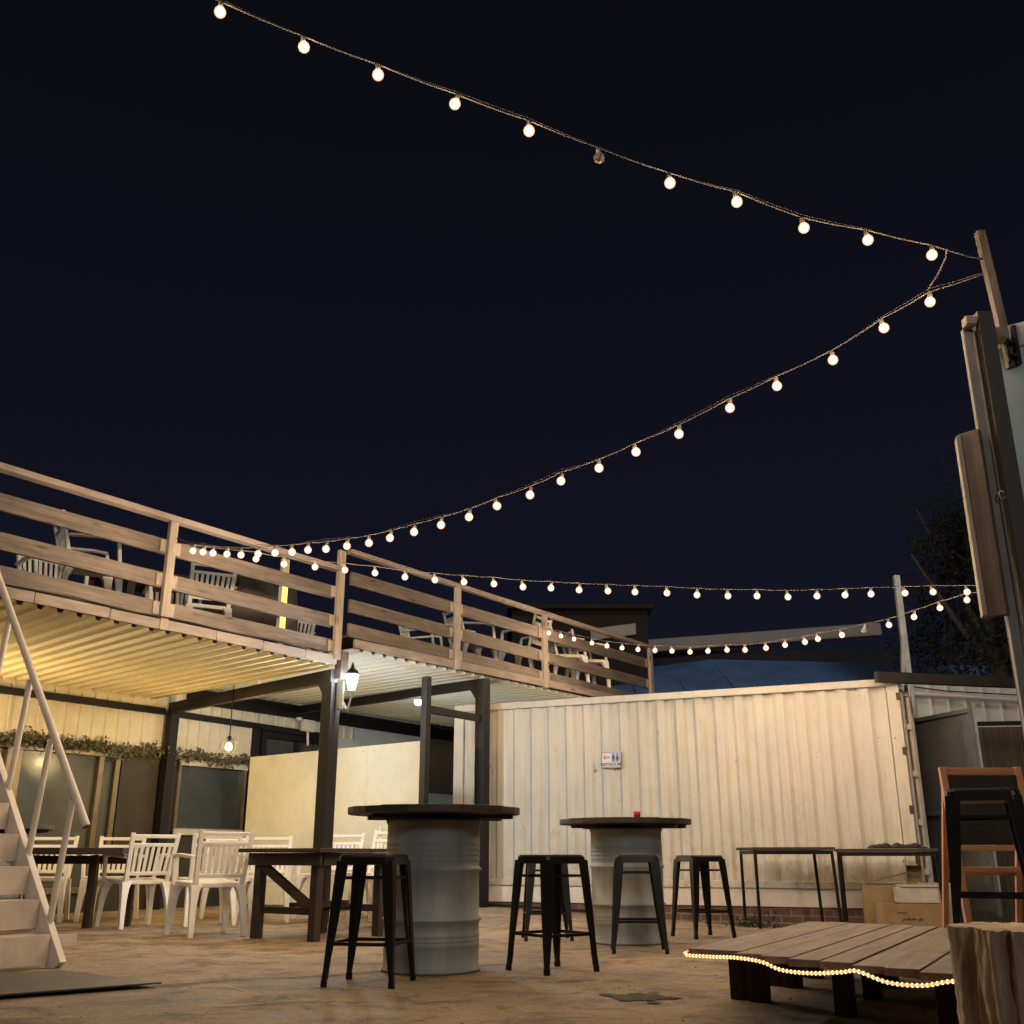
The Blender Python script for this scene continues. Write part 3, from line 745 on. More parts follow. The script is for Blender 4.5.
MB().frame_box((2.0, 19.95, 4.86), (1, 0, .13), (0, 1, 0), (0, 0, 1), .45, .04, .11).build('fascia_board', M['far_cap'], dh)
MB().box((1.35, 21.4, 5.34), 2.9, 3.3, .08).build('roof', M['dark_hall'], dh)
tr = thing('tree', (8.6, 17.5, 0), 'dark leafy tree barely visible against the night sky at right', 'tree')
MB().tube([(8.6, 17.5, 0), (8.55, 17.5, 2.2), (8.3, 17.4, 4.2), (8.0, 17.3, 6.2)], [.22, .17, .11, .04], 10).build('trunk', M['bark'], tr)
lb = MB()
for e in ((6.9, 17.0, 5.6), (9.6, 17.2, 6.0), (7.6, 18.2, 6.8), (8.9, 16.8, 4.6)):
    lb.tube([(8.4, 17.45, 3.4), (8.4 * .5 + e[0] * .5, 17.4, 4.6), e], [.08, .05, .02], 7)
lb.build('limb', M['bark'], tr)
pts = []
cl = [(max(7.5, rnd.gauss(8.7, .75)), rnd.gauss(17.4, .8), rnd.uniform(3.4, 7.0), rnd.uniform(.4, .85)) for _ in range(46)]
for k in range(12000):
    c = rnd.choice(cl); dv = Vector((rnd.gauss(0, 1), rnd.gauss(0, 1), rnd.gauss(0, .8))).normalized() * c[3] * rnd.random() ** .4
    pts.append(Vector(c[:3]) + dv)
MB().leaves(pts, .105).build('crown', M['leaf'], tr)

# ------------------------------------------------------------------ signboard structure at the right
hb = thing('signboard', (2.6, 5.0, 0), 'tall signboard with brown steel post, pale edge strip and teal panel at right', 'signboard')
MB().box((2.585, 5.0, 1.73), .085, .085, 3.5).build('post', M['brown_steel'], hb, bevel=.004)
MB().box((2.505, 5.03, 1.70), .055, .03, 3.40).box((2.532, 5.012, 1.70), .012, .02, 3.38).build('edge_strip', M['strip'], hb, bevel=.004)
pa, pb = Vector((2.66, 5.12, 0)), Vector((3.75, 4.40, 0))
MB().beam((pa.x, pa.y, 1.79), (pb.x, pb.y, 1.79), .03, 3.0).build('panel', M['teal'], hb)
MB().beam((pa.x, pa.y, 3.365), (pb.x, pb.y, 3.365), .05, .14).build('cap_strip', M['white_cap'], hb, bevel=.005)
MB().box((2.505, 4.985, 3.425), .06, .06, .05).build('timber_end', M['pale_wood'], hb, bevel=.005)
MB().box((2.67, 5.02, 3.36), .07, .09, .065).build('timber_end', M['pale_wood'], hb, bevel=.005)
MB().beam((2.735, 5.06, 3.18), (2.685, 5.06, 4.05), .05, .045).build('timber_mast', M['pine'], hb, bevel=.004)
q = MB()
for z in (3.24, 3.32): q.box((2.735, 5.03, z), .03, .05, .018)
q.tube([(2.76, 5.02, 3.19), (2.76, 5.02, 3.42)], .014, 8).tube([(2.71, 5.02, 3.2), (2.71, 5.02, 3.4)], .01, 8)
q.build('clamp', M['steel'], hb)
q = MB(); q.frame_box((2.435, 5.03, 2.29), Vector((.62, -.78, 0)), Vector((.78, .62, 0)), (0, 0, 1), .055, .018, .50); q.build('plank', M['pine'], hb, bevel=.004)
q = MB(); q.frame_box((2.395, 5.09, 2.29), Vector((.3, .95, 0)), Vector((.95, -.3, 0)), (0, 0, 1), .045, .012, .49); q.build('plank', M['pale_wood'], hb, bevel=.004)  # lit left face of the same plank, its brightness put into paler timber
ring = [(2.53 + .016 * math.cos(k * .6), 4.985, 2.42 + .022 * math.sin(k * .6)) for k in range(11)]
MB().tube(ring, .004, 6).build('hook', M['galv'], hb)

# ------------------------------------------------------------------ festoon strings
S1 = [(-1.486,4.129,4.725),(-1.068,4.22,4.588),(-.693,4.301,4.484),(-.298,4.387,4.374),(.09,4.471,4.272),(.462,4.552,4.165),(.846,4.636,4.069),(1.217,4.716,4.007),(1.592,4.798,3.899),(1.965,4.879,3.876),(2.345,4.962,3.834)]
S2 = [(2.407,5.202,3.677),(2.184,5.354,3.592),(1.925,5.53,3.473),(1.632,5.73,3.397),(1.373,5.906,3.329),(1.078,6.106,3.236),(.819,6.283,3.183),(.586,6.442,3.13),(.337,6.611,3.1),(.126,6.755,3.049),(-.107,6.913,3.022),(-.312,7.053,2.985),(-.524,7.197,2.971),(-.736,7.341,2.962),(-.932,7.474,2.956),(-1.108,7.594,2.952),(-1.299,7.724,2.967),(-1.487,7.852,2.98),(-1.654,7.966,3.006),(-1.805,8.069,3.019),(-1.971,8.182,3.044),(-2.142,8.298,3.069),(-2.318,8.418,3.095),(-2.468,8.52,3.133),(-2.622,8.625,3.173),(-2.734,8.701,3.205),(-2.849,8.779,3.237)]
S3 = [(-2.331,8.975,3.219),(-2.075,8.984,3.174),(-1.793,8.993,3.148),(-1.52,9.002,3.122),(-1.247,9.011,3.097),(-.974,9.02,3.061),(-.701,9.029,3.036),(-.437,9.037,3.019),(-.164,9.046,3.003),(.1,9.055,2.977),(.355,9.063,2.969),(.611,9.071,2.953),(.875,9.08,2.946),(1.122,9.088,2.938),(1.415,9.098,2.931),(1.69,9.107,2.915),(1.974,9.116,2.908),(2.242,9.125,2.91),(2.527,9.134,2.903),(2.796,9.143,2.914),(3.057,9.152,2.926),(3.299,9.159,2.937),(3.617,9.17,2.949),(3.88,9.178,2.961),(4.198,9.189,2.964)]
S4 = [(.502,13.692,3.526),(.656,13.521,3.449),(.818,13.34,3.371),(1.035,13.099,3.27),(1.21,12.904,3.192),(1.38,12.715,3.13),(1.555,12.52,3.073),(1.736,12.319,3.022),(1.911,12.123,2.978),(2.091,11.924,2.928),(2.265,11.73,2.902),(2.444,11.531,2.876),(2.607,11.35,2.841),(2.792,11.144,2.823),(2.955,10.962,2.821),(3.12,10.778,2.816),(3.226,10.66,2.825),(3.415,10.45,2.824),(3.583,10.263,2.836),(3.767,10.058,2.844),(3.947,9.858,2.88),(4.128,9.656,2.923),(4.308,9.456,2.953)]
bulb_prof = [(.001, .0300)] + [(.0300 * math.sin(R(a)), .0300 * math.cos(R(a))) for a in (20, 42, 65, 90, 115, 138, 160)] + [(.001, -.0300)]
def mesh_of(mb, name, mat):
    o = mb.build(name, mat); me = o.data; bpy.data.objects.remove(o); return me
me_bulb = mesh_of(MB().lathe([(r_ * .70, z * .70) for r_, z in bulb_prof], seg=10), 'bulb', M['bulb'])
me_shell = mesh_of(MB().lathe(bulb_prof, seg=14), 'glass_envelope', M['shell'])
me_dead = mesh_of(MB().lathe(bulb_prof, seg=14), 'bulb', M['unlit'])
me_sock = mesh_of(MB().lathe([(.001, .062), (.012, .060), (.014, .030), (.011, .024)], seg=10), 'socket', M['socket'])
def string(label, bulbs, ends, dead=(), cr=.0038, strand2=True):
    t = thing('string_lights', bulbs[len(bulbs) // 2], label, 'string lights', 'festoon light strings over the yard')
    lo = Vector(t.location)
    pts = [Vector(ends[0])] + [Vector(b) + Vector((0, 0, .066)) for b in bulbs] + [Vector(ends[1])]
    fine = []
    for i in range(len(pts) - 1):
        for k in range(4):
            f = k / 4; p = pts[i].lerp(pts[i + 1], f); fine.append(p - Vector((0, 0, .006 * math.sin(f * math.pi))))
    fine.append(pts[-1])
    c = MB().tube(fine, cr, 6)
    if strand2:
        c.tube([p + Vector((.0, .0, .010 + .009 * math.sin(i * .37))) for i, p in enumerate(fine)], cr * .6, 5)
    c.build('cable', M['cable'], t)
    for i, b in enumerate(bulbs):
        o = bpy.data.objects.new('bulb', me_dead if i in dead else me_bulb); COL.objects.link(o); o.parent = t
        o.location = Vector(b) - lo; o.rotation_euler = (rnd.uniform(-.25, .25), rnd.uniform(-.25, .25), rnd.random() * 6)
        so = bpy.data.objects.new('socket', me_sock); COL.objects.link(so); so.parent = o
        if i not in dead:
            sh_ = bpy.data.objects.new('glass_envelope', me_shell); COL.objects.link(sh_); sh_.parent = o
        if i in dead: o['label'] = 'unlit clear bulb'
    return t
S1 = [(-3.75, 3.62, 5.72), (-3.3, 3.72, 5.50), (-2.84, 3.83, 5.28), (-2.39, 3.93, 5.08), (-1.93, 4.03, 4.90)] + S1
string('nearest light string sloping across the top of the night sky', S1, ((-4.2, 3.52, 5.95), (2.70, 5.06, 3.86)), (10,))
string('light string sagging from the tall mast down to the near deck railing', S2, ((2.71, 5.06, 3.79), (-3.06, 8.92, 3.40)))
string('level light string crossing from the near deck railing to the right pole', S3, ((-3.06, 8.94, 3.36), (4.56, 9.2, 3.03)), strand2=False)
string('farthest light string dipping low in front of the blue roof', S4, ((.40, 13.80, 3.60), (4.56, 9.2, 3.0)), (18,), strand2=False)
# spare lead joining the two strings by the mast
jl = thing('jumper_cable', (2.35, 5.0, 3.8), 'short loop of cable joining the two light strings beside the mast', 'cable')
MB().tube([(2.45, 4.99, 3.90), (2.455, 5.03, 3.865), (2.43, 5.09, 3.80), (2.40, 5.15, 3.755), (2.40, 5.195, 3.745)], .0045, 6).build('cable', M['cable'], jl)

# yellow tube light on the deck
yt = thing('yellow_tube_light', tuple(NP(2.97, .02, 2.8)), 'bright yellow upright tube light behind the deck railing planks', 'tube light')
p0, p1 = NP(2.97, .05 + .05, 2.84), NP(2.97, .05 + .05, 3.40)
yt.location = p0
q = MB(); q.frame_box(NP(2.97, .018, 3.10), nu, nv, (0, 0, 1), .034, .004, .27); q.build('tube', M['yellow_tube'], yt)
q = MB(); q.frame_box(NP(2.97, .018, 3.40), nu, nv, (0, 0, 1), .038, .006, .02); q.frame_box(NP(2.97, .018, 2.81), nu, nv, (0, 0, 1), .038, .006, .02); q.build('end_cap', M['white_steel'], yt)

# ------------------------------------------------------------------ plastic slat-back armchair
def make_chair(label):
    t = thing('plastic_chair', (0, 0, 0), label, 'chair', 'white plastic chairs')
    q = MB()
    def sq(x0, x1, y0, y1, z): return [(x0, y0, z), (x1, y0, z), (x1, y1, z), (x0, y1, z)]
    q.loft([[(-.215, -.21, .395), (.215, -.21, .395), (.235, .22, .405), (-.235, .22, .405)],
            [(-.225, -.215, .43), (.225, -.215, .43), (.245, .235, .445), (-.245, .235, .445)],
            [(-.215, -.20, .436), (.215, -.20, .436), (.235, .22, .452), (-.235, .22, .452)]])
    q.build('seat', M['plastic'], t, local=True, bevel=.008)
    for sx in (-1, 1):
        q = MB()   # front leg, curving outwards
        secs = []
        for z, cx, cy, w in ((.0, .262, .245, .021), (.12, .256, .238, .024), (.26, .245, .226, .029), (.36, .232, .210, .038), (.42, .215, .19, .055)):
            secs.append([(sx * (cx + dx * w), cy + dy * w, z) for dx, dy in ((-1, -1), (1, -1), (1, 1), (-1, 1))][::sx])
        q.loft(secs); q.build('leg', M['plastic'], t, local=True, bevel=.006)
        q = MB(); secs = []
        for z, cx, cy, w in ((.0, .235, -.285, .021), (.12, .230, -.265, .024), (.26, .220, -.235, .028), (.36, .208, -.205, .036), (.42, .195, -.18, .05)):
            secs.append([(sx * (cx + dx * w), cy + dy * w, z) for dx, dy in ((-1, -1), (1, -1), (1, 1), (-1, 1))][::sx])
        q.loft(secs); q.build('leg', M['plastic'], t, local=True, bevel=.006)
        q = MB()   # armrest with its front upright
        q.loft([[(sx * .225, -.255, .635), (sx * .275, -.255, .635), (sx * .275, -.255, .66), (sx * .225, -.255, .66)][::sx],
                [(sx * .245, .05, .655), (sx * .30, .05, .655), (sx * .30, .05, .68), (sx * .245, .05, .68)][::sx],
                [(sx * .245, .17, .645), (sx * .30, .17, .645), (sx * .30, .19, .67), (sx * .245, .19, .67)][::sx]])
        q.loft([[(sx * .232, .20, .40), (sx * .268, .20, .40), (sx * .268, .235, .40), (sx * .232, .235, .40)][::sx],
                [(sx * .255, .165, .655), (sx * .292, .165, .655), (sx * .292, .195, .655), (sx * .255, .195, .655)][::sx]])
        q.build('armrest', M['plastic'], t, local=True, bevel=.006)
    q = MB()
    def by(z): return -.215 - (z - .43) * .26
    for sx in (-1, 1):
        q.loft([[(sx * (.205 - .022), by(.41) - .018, .41), (sx * (.205 + .022), by(.41) - .018, .41), (sx * (.205 + .022), by(.41) + .018, .41), (sx * (.205 - .022), by(.41) + .018, .41)][::sx],
                [(sx * (.232 - .02), by(.87) - .014, .87), (sx * (.232 + .02), by(.87) - .014, .87), (sx * (.232 + .02), by(.87) + .014, .87), (sx * (.232 - .02), by(.87) + .014, .87)][::sx]])
    for z, h in ((.838, .034), (.758, .032), (.495, .034)):
        q.frame_box((0, by(z), z), (1, 0, 0), (0, 1, .26), (0, -.26, 1), .208 + (z - .43) * .05, .011, h / 2)
    q.build('back_frame', M['plastic'], t, local=True, bevel=.005)
    q = MB()
    for k in range(7):
        x = -.165 + .055 * k
        q.beam((x * .96, by(.50) , .505), (x * 1.03, by(.75), .748), .031, .012, (0, 1, .26))
    q.build('back_slats', M['plastic'], t, local=True, bevel=.003)
    return t
chair = make_chair('chair')
chairs_done = []
def place_chair(x, y, face, label, z=None):
    z = gz(x, y) if z is None else z
    if not chairs_done:
        o = chair; o.location = (x, y, z); o.rotation_euler = (0, 0, -R(face)); o['label'] = label
    else: o = dup(chair, (x, y, z), -R(face), label)
    chairs_done.append(o); return o
# on the ground
place_chair(-3.70, 10.75, -42, 'white plastic chair seen from behind, just right of the stair rail')
place_chair(-2.67, 9.62, -36, 'white plastic chair seen from behind, closest to the left end of the dark trestle table')
place_chair(-3.12, 11.1, -30, 'white plastic chair half hidden behind the chair nearest the dark trestle table')
place_chair(-5.0, 11.6, 168, 'white plastic chair facing us behind the black table, next to the stair rail')
place_chair(-4.32, 11.75, 172, 'white plastic chair facing us behind the black table, under the brown wall panel')
place_chair(-2.62, 11.55, 170, 'white plastic chair facing us behind the left end of the dark trestle table')
place_chair(-1.98, 11.75, 200, 'white plastic chair behind the middle of the trestle table, before the steel post')
place_chair(-1.45, 11.1, 215, 'white plastic chair behind the right end of the trestle table')
place_chair(-1.22, 10.5, -70, 'white plastic chair between the front black stool and the drum')
place_chair(-3.25, 12.4, 160, 'white plastic chair at the back between the other chairs, near the tinted window')
# on the deck
DZ, DZ2 = 2.785, 2.99
place_chair(-3.95, 9.25, 58, 'white plastic chair on the deck turned sideways behind the first railing bay', DZ)
place_chair(-4.62, 9.95, 130, 'dim white chair at the far left end of the deck', DZ)
place_chair(-3.36, 10.95, -28, 'white plastic chair with its back to the railing just right of the near railing post', DZ)
place_chair(-3.75, 11.0, 150, 'shadowy chair on the deck behind the near railing post', DZ)
place_chair(-2.95, 13.3, -35, 'plastic chair low on the deck, right of the yellow tube light', DZ)
place_chair(-1.25, 14.3, 100, 'plastic chair on the far deck just left of the second far railing post', DZ2)
place_chair(-.55, 13.9, 60, 'plastic chair showing its slats behind the middle far railing post', DZ2)
place_chair(.16, 14.35, -60, 'white plastic chair facing left behind the far railing', DZ2)
place_chair(.78, 14.95, 70, 'white plastic chair behind the last railing bay, nearest its left post', DZ2)
place_chair(1.12, 15.35, 70, 'white plastic chair behind the last railing bay, second from its left post', DZ2)
# deck furniture
dt = thing('deck_table', (-4.0, 10.75, DZ), 'dark square table on the deck behind the near railing post', 'table')
MB().box((-4.0, 10.75, DZ + .70), .9, .9, .04, R(40)).build('tabletop', M['dark_wood'], dt, bevel=.004)
for sx in (-1, 1):
    for sy in (-1, 1):
        p = Vector((-4.0, 10.75, 0)) + nu * sx * .38 + nv * sy * .38
        MB().beam((p.x, p.y, DZ), (p.x, p.y, DZ + .68), .06, .06).build('leg', M['dark_wood'], dt)
tc = thing('covered_furniture', (-2.95, 11.45, DZ), 'low dark brown covered seat on the deck left of the yellow tube', 'sofa')
secs = []
for k, (w, h) in enumerate(((.10, .45), (.34, .74), (.40, .80), (.40, .74), (.38, .70), (.36, .78), (.30, .82), (.1, .5))):
    c = NP(2.95 + k * .155, 1.1, 0)
    secs.append([(c.x + nv.x * a * w, c.y + nv.y * a * w, DZ + max(0, b * h * 1.2)) for a, b in ((-1, 0), (-1.05, .45), (-.8, .9), (0, 1), (.8, .95), (1.05, .5), (1, 0))])
MB().loft(secs, True).build('cover', M['brown_cloth'], tc)
MB().box((NP(3.5, 1.1, 0).x, NP(3.5, 1.1, 0).y, DZ + .05), 1.0, .6, .1, R(54)).build('base', M['dark_wood'], tc)

# ------------------------------------------------------------------ sheet metal stools
def make_stool(label):
    t = thing('bar_stool', (0, 0, 0), label, 'stool', 'black metal stools')
    def rr(h, r, z, n=4):
        out = []
        for cx, cy, a0 in ((1, 1, 0), (-1, 1, 90), (-1, -1, 180), (1, -1, 270)):
            for k in range(n + 1):
                a = R(a0 + 90 * k / n); out.append((cx * (h - r) + r * math.cos(a), cy * (h - r) + r * math.sin(a), z))
        return out
    q = MB(); q.loft([rr(.163, .04, .598), rr(.158, .04, .638), rr(.150, .038, .650), rr(.115, .03, .648), rr(.10, .03, .643)], False)
    q.build('seat', M['gunmetal'], t, local=True, bevel=.003)
    for sx in (-1, 1):
        for sy in (-1, 1):
            secs = []
            for z, o, w in ((.62, .160, .066), (.52, .168, .062), (.30, .181, .050), (.09, .193, .030), (.035, .198, .024), (.033, .200, .029), (.0, .201, .029)):
                th = .012
                L_ = [(o, o), (o - w, o), (o - w, o - th), (o - th * 2.2, o - th * 2.2), (o - th, o - w), (o, o - w)]
                sec = [(sx * a, sy * b, z) for a, b in L_]
                secs.append(sec if sx * sy < 0 else sec[::-1])
            q = MB(); q.loft(secs); q.build('leg', M['gunmetal'], t, local=True, bevel=.0025)
    for z, o, w, nm in ((.205, .178, .017, 'footrest'), (.53, .155, .014, 'brace')):
        for k in range(4):
            a = k * math.pi / 2; c_, s_ = math.cos(a), math.sin(a)
            p = [(c_ * o - s_ * y, s_ * o + c_ * y, z) for y in (-o + .01, o - .01)]
            MB().beam(p[0], p[1], .007, w).build(nm, M['gunmetal'], t, local=True)
    return t
s0 = make_stool('black metal stool in front of the nearer drum table'); s0.location = (-.77, 6.05, 0); s0.rotation_euler = (0, 0, R(-12)); s0.scale = (1, 1, 1.018)
dup(s0, (.242, 6.70, 0), R(45 - 9), 'black metal stool turned cornerwise, standing between the two drum tables')
dup(s0, (.29, 9.15, 0), R(3), 'black metal stool mostly hidden behind the cornerwise stool')
dup(s0, (.918, 8.01, 0), R(-4), 'black metal stool in front of the farther drum table')
dup(s0, (1.63, 9.42, 0), R(22), 'black metal stool right of the farther drum table')
sp = dup(s0, (2.19, 4.95, .272), R(-22), 'large black metal stool standing on the wooden stage')
sp.scale = (1.0, 1.0, 1.035)

# ------------------------------------------------------------------ drum tables
def make_drum(label):
    t = thing('drum_table', (0, 0, 0), label, 'table', 'oil drum bar tables')
    prof = [(.0, .0), (.285, .0), (.297, .006), (.297, .018), (.288, .028), (.288, .10)]
    for z in (.155, .18, .205): prof += [(.288, z - .01), (.2925, z), (.288, z + .01)]
    prof += [(.288, .275), (.302, .288), (.302, .296), (.288, .309), (.288, .56), (.302, .573), (.302, .581), (.288, .594)]
    for z in (.635, .665, .695, .725): prof += [(.288, z - .012), (.293, z), (.288, z + .012)]
    prof += [(.288, .84), (.297, .85), (.297, .866), (.284, .872), (.0, .868)]
    MB().lathe(prof, seg=56).build('drum', M['drum'], t, local=True)
    for k, y in ((0, -.17), (1, .17)):
        MB().box((0.03, y, .884), .86, .10, .026).build('batten', M['dark_wood'], t, local=True)
    q = MB(); n = 7; Rr = .54
    poly = [(Rr * math.cos(2 * math.pi * k / 22), Rr * math.sin(2 * math.pi * k / 22)) for k in range(22)]
    def clip(poly, y0, y1):
        for lim, sg_ in ((y0, 1), (y1, -1)):
            out = []
            for i in range(len(poly)):
                a, b = poly[i], poly[(i + 1) % len(poly)]
                ia, ib = sg_ * (a[1] - lim) >= 0, sg_ * (b[1] - lim) >= 0
                if ia: out.append(a)
                if ia != ib:
                    f = (lim - a[1]) / (b[1] - a[1]); out.append((a[0] + f * (b[0] - a[0]), lim))
            poly = out
        return poly
    for k in range(n):
        y0 = -Rr + 2 * Rr * k / n; pl = clip(poly, y0 + .003, y0 + 2 * Rr / n - .003)
        if len(pl) > 2: q.prism(pl, .898, .940 + rnd.uniform(-.002, .002))
    q.build('tabletop', M['dark_wood'], t, local=True, bevel=.003)
    q = MB()
    for a in (-1.45, -1.1, -2.2): q.lathe([(.001, .006), (.013, .004), (.014, 0)], (0.30 * math.cos(a), .30 * math.sin(a), .855), 8)
    q.build('bolt', M['galv'], t, local=True)
    return t
d0 = make_drum('grey oil drum table with dark round plank top, nearest of its kind'); d0.location = (-.49, 6.72, 0); d0.rotation_euler = (0, 0, R(12))
dup(d0, (.932, 8.80, 0), R(-20), 'grey oil drum table carrying a small red cup')
dup(d0, (-5.0, 10.35, 0), R(30), 'round dark drum table partly hidden behind the staircase')
rc = tag(MB().lathe([(.0, 0), (.024, 0), (.029, .044), (.026, .044), (.022, .006), (.0, .006)], (.985, 8.40, .943), 18).build('candle_cup', M['red_glass'], org=(.985, 8.40, .943)), 'small red cup standing on the farther drum table', 'cup')

# ------------------------------------------------------------------ dark trestle table and left table
tt = thing('trestle_table', (-1.7, 9.4, 0), 'dark heavy timber table with a diagonal leg brace', 'table')
ta = Vector((-2.15, 9.29, 0)); tb = Vector((-1.60, 8.92, 0)); dx = (tb - ta).normalized(); dy = Vector((-dx.y, dx.x, 0))
Lx = (tb - ta).length; Ly = .78
def TP(a, b, z): return ta + dx * a + dy * b + Vector((0, 0, z))
for k in range(5):
    y0 = -.14 + k * (Ly + .28) / 5
    q = MB(); q.frame_box(TP(Lx / 2, y0 + (Ly + .28) / 10, .700), dx, dy, (0, 0, 1), Lx / 2 + .15, (Ly + .28) / 10 - .003, .016); 
    q.build('top_board', M['dark_wood'], tt, bevel=.003)
for a in (0, Lx):
    for b in (0, Ly):
        q = MB(); q.frame_box(TP(a, b, .30), dx, dy, (0, 0, 1), .038, .038, .31); q.build('leg', M['dark_wood'], tt, bevel=.004)
for a0, b0, a1, b1 in ((-.09, -.055, Lx + .09, -.055), (-.09, Ly + .055, Lx + .09, Ly + .055), (-.055, 0, -.055, Ly), (Lx + .055, 0, Lx + .055, Ly)):
    MB().beam(TP(a0, b0, .63), TP(a1, b1, .63), .03, .10).build('apron', M['dark_wood'], tt, bevel=.003)
MB().beam(TP(.04, -.01, .58), TP(Lx - .045, -.01, .26), .045, .07).build('diagonal_brace', M['dark_wood'], tt, bevel=.003)
for b in (0.0, Ly): MB().beam(TP(.04, b + .02, .225), TP(Lx - .04, b + .02, .225), .04, .055).build('stretcher', M['dark_wood'], tt)
MB().beam(TP(Lx / 2, .06, .26), TP(Lx / 2, Ly - .05, .26), .06, .05).build('stretcher', M['dark_wood'], tt)
lt = thing('black_table', (-4.3, 10.55, 0), 'low black table behind the staircase handrail', 'table')
MB().frame_box((-4.30, 10.55, .70), (1, .06, 0), (-.06, 1, 0), (0, 0, 1), .60, .38, .03).build('tabletop', M['dark_wood'], lt, bevel=.004)
for x in (-4.8, -4.08, -3.80):
    if x == -4.08: p = (x, 10.58)
    else: p = (x, 10.85)
    MB().beam((p[0], p[1], 0), (p[0], p[1], .665), .075, .075).build('leg', M['dark_wood'], lt, bevel=.004)
MB().beam((-4.8, 10.85, .62), (-3.80, 10.85, .62), .03, .08).build('apron', M['dark_wood'], lt)

# ------------------------------------------------------------------ two thin black tables by the container
def bench(label, fl_, fr_, back, legs):
    fl_, fr_ = Vector(fl_), Vector(fr_); u = (fr_ - fl_).normalized(); b = Vector(back)
    t = thing('folding_table', tuple((fl_ + fr_) / 2 + b / 2 + Vector((0, 0, -.05))), label, 'table', 'thin black tables by the container')
    H_ = legs
    q = MB(); c = [fl_ - u * .04 - b * .05, fr_ + u * .03 - b * .05, fr_ + u * .03 + b * 1.05, fl_ - u * .04 + b * 1.05]
    q.prism([(p.x, p.y) for p in c], H_ - .028, H_); q.build('tabletop', M['dark_wood'], t, bevel=.003)
    q = MB()
    for p0, p1 in ((fl_, fr_), (fr_, fr_ + b), (fr_ + b, fl_ + b), (fl_ + b, fl_)):
        q.beam((p0.x, p0.y, H_ - .05), (p1.x, p1.y, H_ - .05), .022, .038)
    q.build('frame', M['gunmetal'], t)
    for p, k in ((fl_, 0), (fr_, 1), (fr_ + b, 1), (fl_ + b, 0)):
        sp_ = u * (.03 if k else -.0)
        MB().tube([(p.x, p.y, H_ - .03), (p.x + sp_.x, p.y + sp_.y, gz(p.x, p.y) - .005)], .017, 8).build('leg', M['gunmetal'], t)
    return t
bench('left one of two thin black tables standing along the container', (2.50, 11.10, 0), (3.22, 10.87, 0), (-.04, .50, 0), .742)
bench('thin black table with cardboard boxes beneath it', (3.28, 10.85, 0), (4.10, 10.46, 0), (.14, .40, 0), .725)
cl_ = thing('crumpled_cloth', (3.83, 10.72, .726), 'crumpled dark cloth lying on the right-hand black table', 'cloth')
q = MB()
for k in range(9):
    x = 3.62 + .052 * k; zz = .735 + .035 * abs(math.sin(k * 1.9 + .5)) + .012
    secs = []
    for j in range(5):
        f = j / 4; w = .045 * math.sin(math.pi * (f * .9 + .05)) + .006
        secs.append([(x + (f - .5) * .13, 10.78 - (x - 3.6) * .35 + a * w * 1.6, .728 + (b + 1) * .5 * (zz - .726) * (w / .05)) for a, b in ((-1, -1), (1, -1), (.8, .6), (0, 1), (-.8, .6))])
    q.loft(secs, True)
q.build('folds', M['dark_cloth'], cl_)

# cardboard boxes
def openbox(name, c, sx, sy, sz, rz, mat, label, flaps=(), marks=False):
    t = thing(name, c, label, 'box', None, rz)
    q = MB(); th = .008
    q.box((0, 0, th / 2), sx, sy, th); 
    for y in (-1, 1): q.box((0, y * (sy / 2 - th / 2), sz / 2 + th / 2), sx, th, sz - th)
    for x in (-1, 1): q.box((x * (sx / 2 - th / 2), 0, sz / 2 + th / 2), th, sy - 2 * th, sz - th)
    q.build('carton', mat, t, local=True)
    for (p0, p1, up) in flaps: MB().beam(p0, p1, up, .006).build('flap', mat, t, local=True)
    if marks:
        q = MB()
        for k in range(11):
            q.box((-.10 + .018 * k + rnd.uniform(-.004, .004), -sy / 2 - .002, sz * .45 + rnd.uniform(-.006, .006)), .012, .002, rnd.uniform(.012, .026))
        for k in range(6): q.box((-.14 + .016 * k, -sy / 2 - .002, sz * .68), .011, .002, .012)
        q.build('print', M['ink'], t, local=True)
    return t
gb_ = gz(3.75, 10.7)
openbox('cardboard_box', (3.83, 10.60, gb_), .55, .30, .26, R(-6), M['cardboard'], 'open brown cardboard box with dark print, lowest in the heap under the table', (), True)
openbox('cardboard_box', (3.76, 10.90, gb_), .5, .25, .42, R(-14), M['cardboard'], 'tall open brown carton leaning behind the other boxes', [((-.2, .0, .43), (.22, .0, .54), .22), ((.25, -.05, .42), (.27, .02, .60), .14), ((-.25, .0, .42), (-.33, .0, .50), .2)])
t_ = thing('white_carton', (3.95, 10.62, gb_ + .262), 'pale carton lying on top of the printed cardboard box', 'box', None, R(-8))
MB().box((0, 0, .07), .42, .22, .14).build('carton', M['paper'], t_, local=True, bevel=.004)
MB().box((.0, -.02, .155), .38, .2, .02).build('lid', M['paper'], t_, local=True, bevel=.003)
t_ = thing('white_carton', (4.17, 10.80, gb_), 'tall pale carton standing at the right end of the box heap', 'box', None, R(-10))
MB().box((0, 0, .22), .30, .22, .44).build('carton', M['paper'], t_, local=True, bevel=.004)
MB().box((-.02, -.112, .20), .2, .004, .3).build('side_panel', M['cardboard'], t_, local=True)

# weeds at the foot of the container
wd = thing('weed_tuft', (2.50, 11.55, -.02), 'small green weed tuft at the foot of the brick base', 'weed')
pts = [(2.50 + rnd.gauss(0, .13), 11.5 + rnd.gauss(0, .06), gz(2.5, 11.5) + min(.12, abs(rnd.gauss(0, .06)))) for _ in range(260)]
MB().leaves(pts, .04).build('leaves', M['weed'], wd)

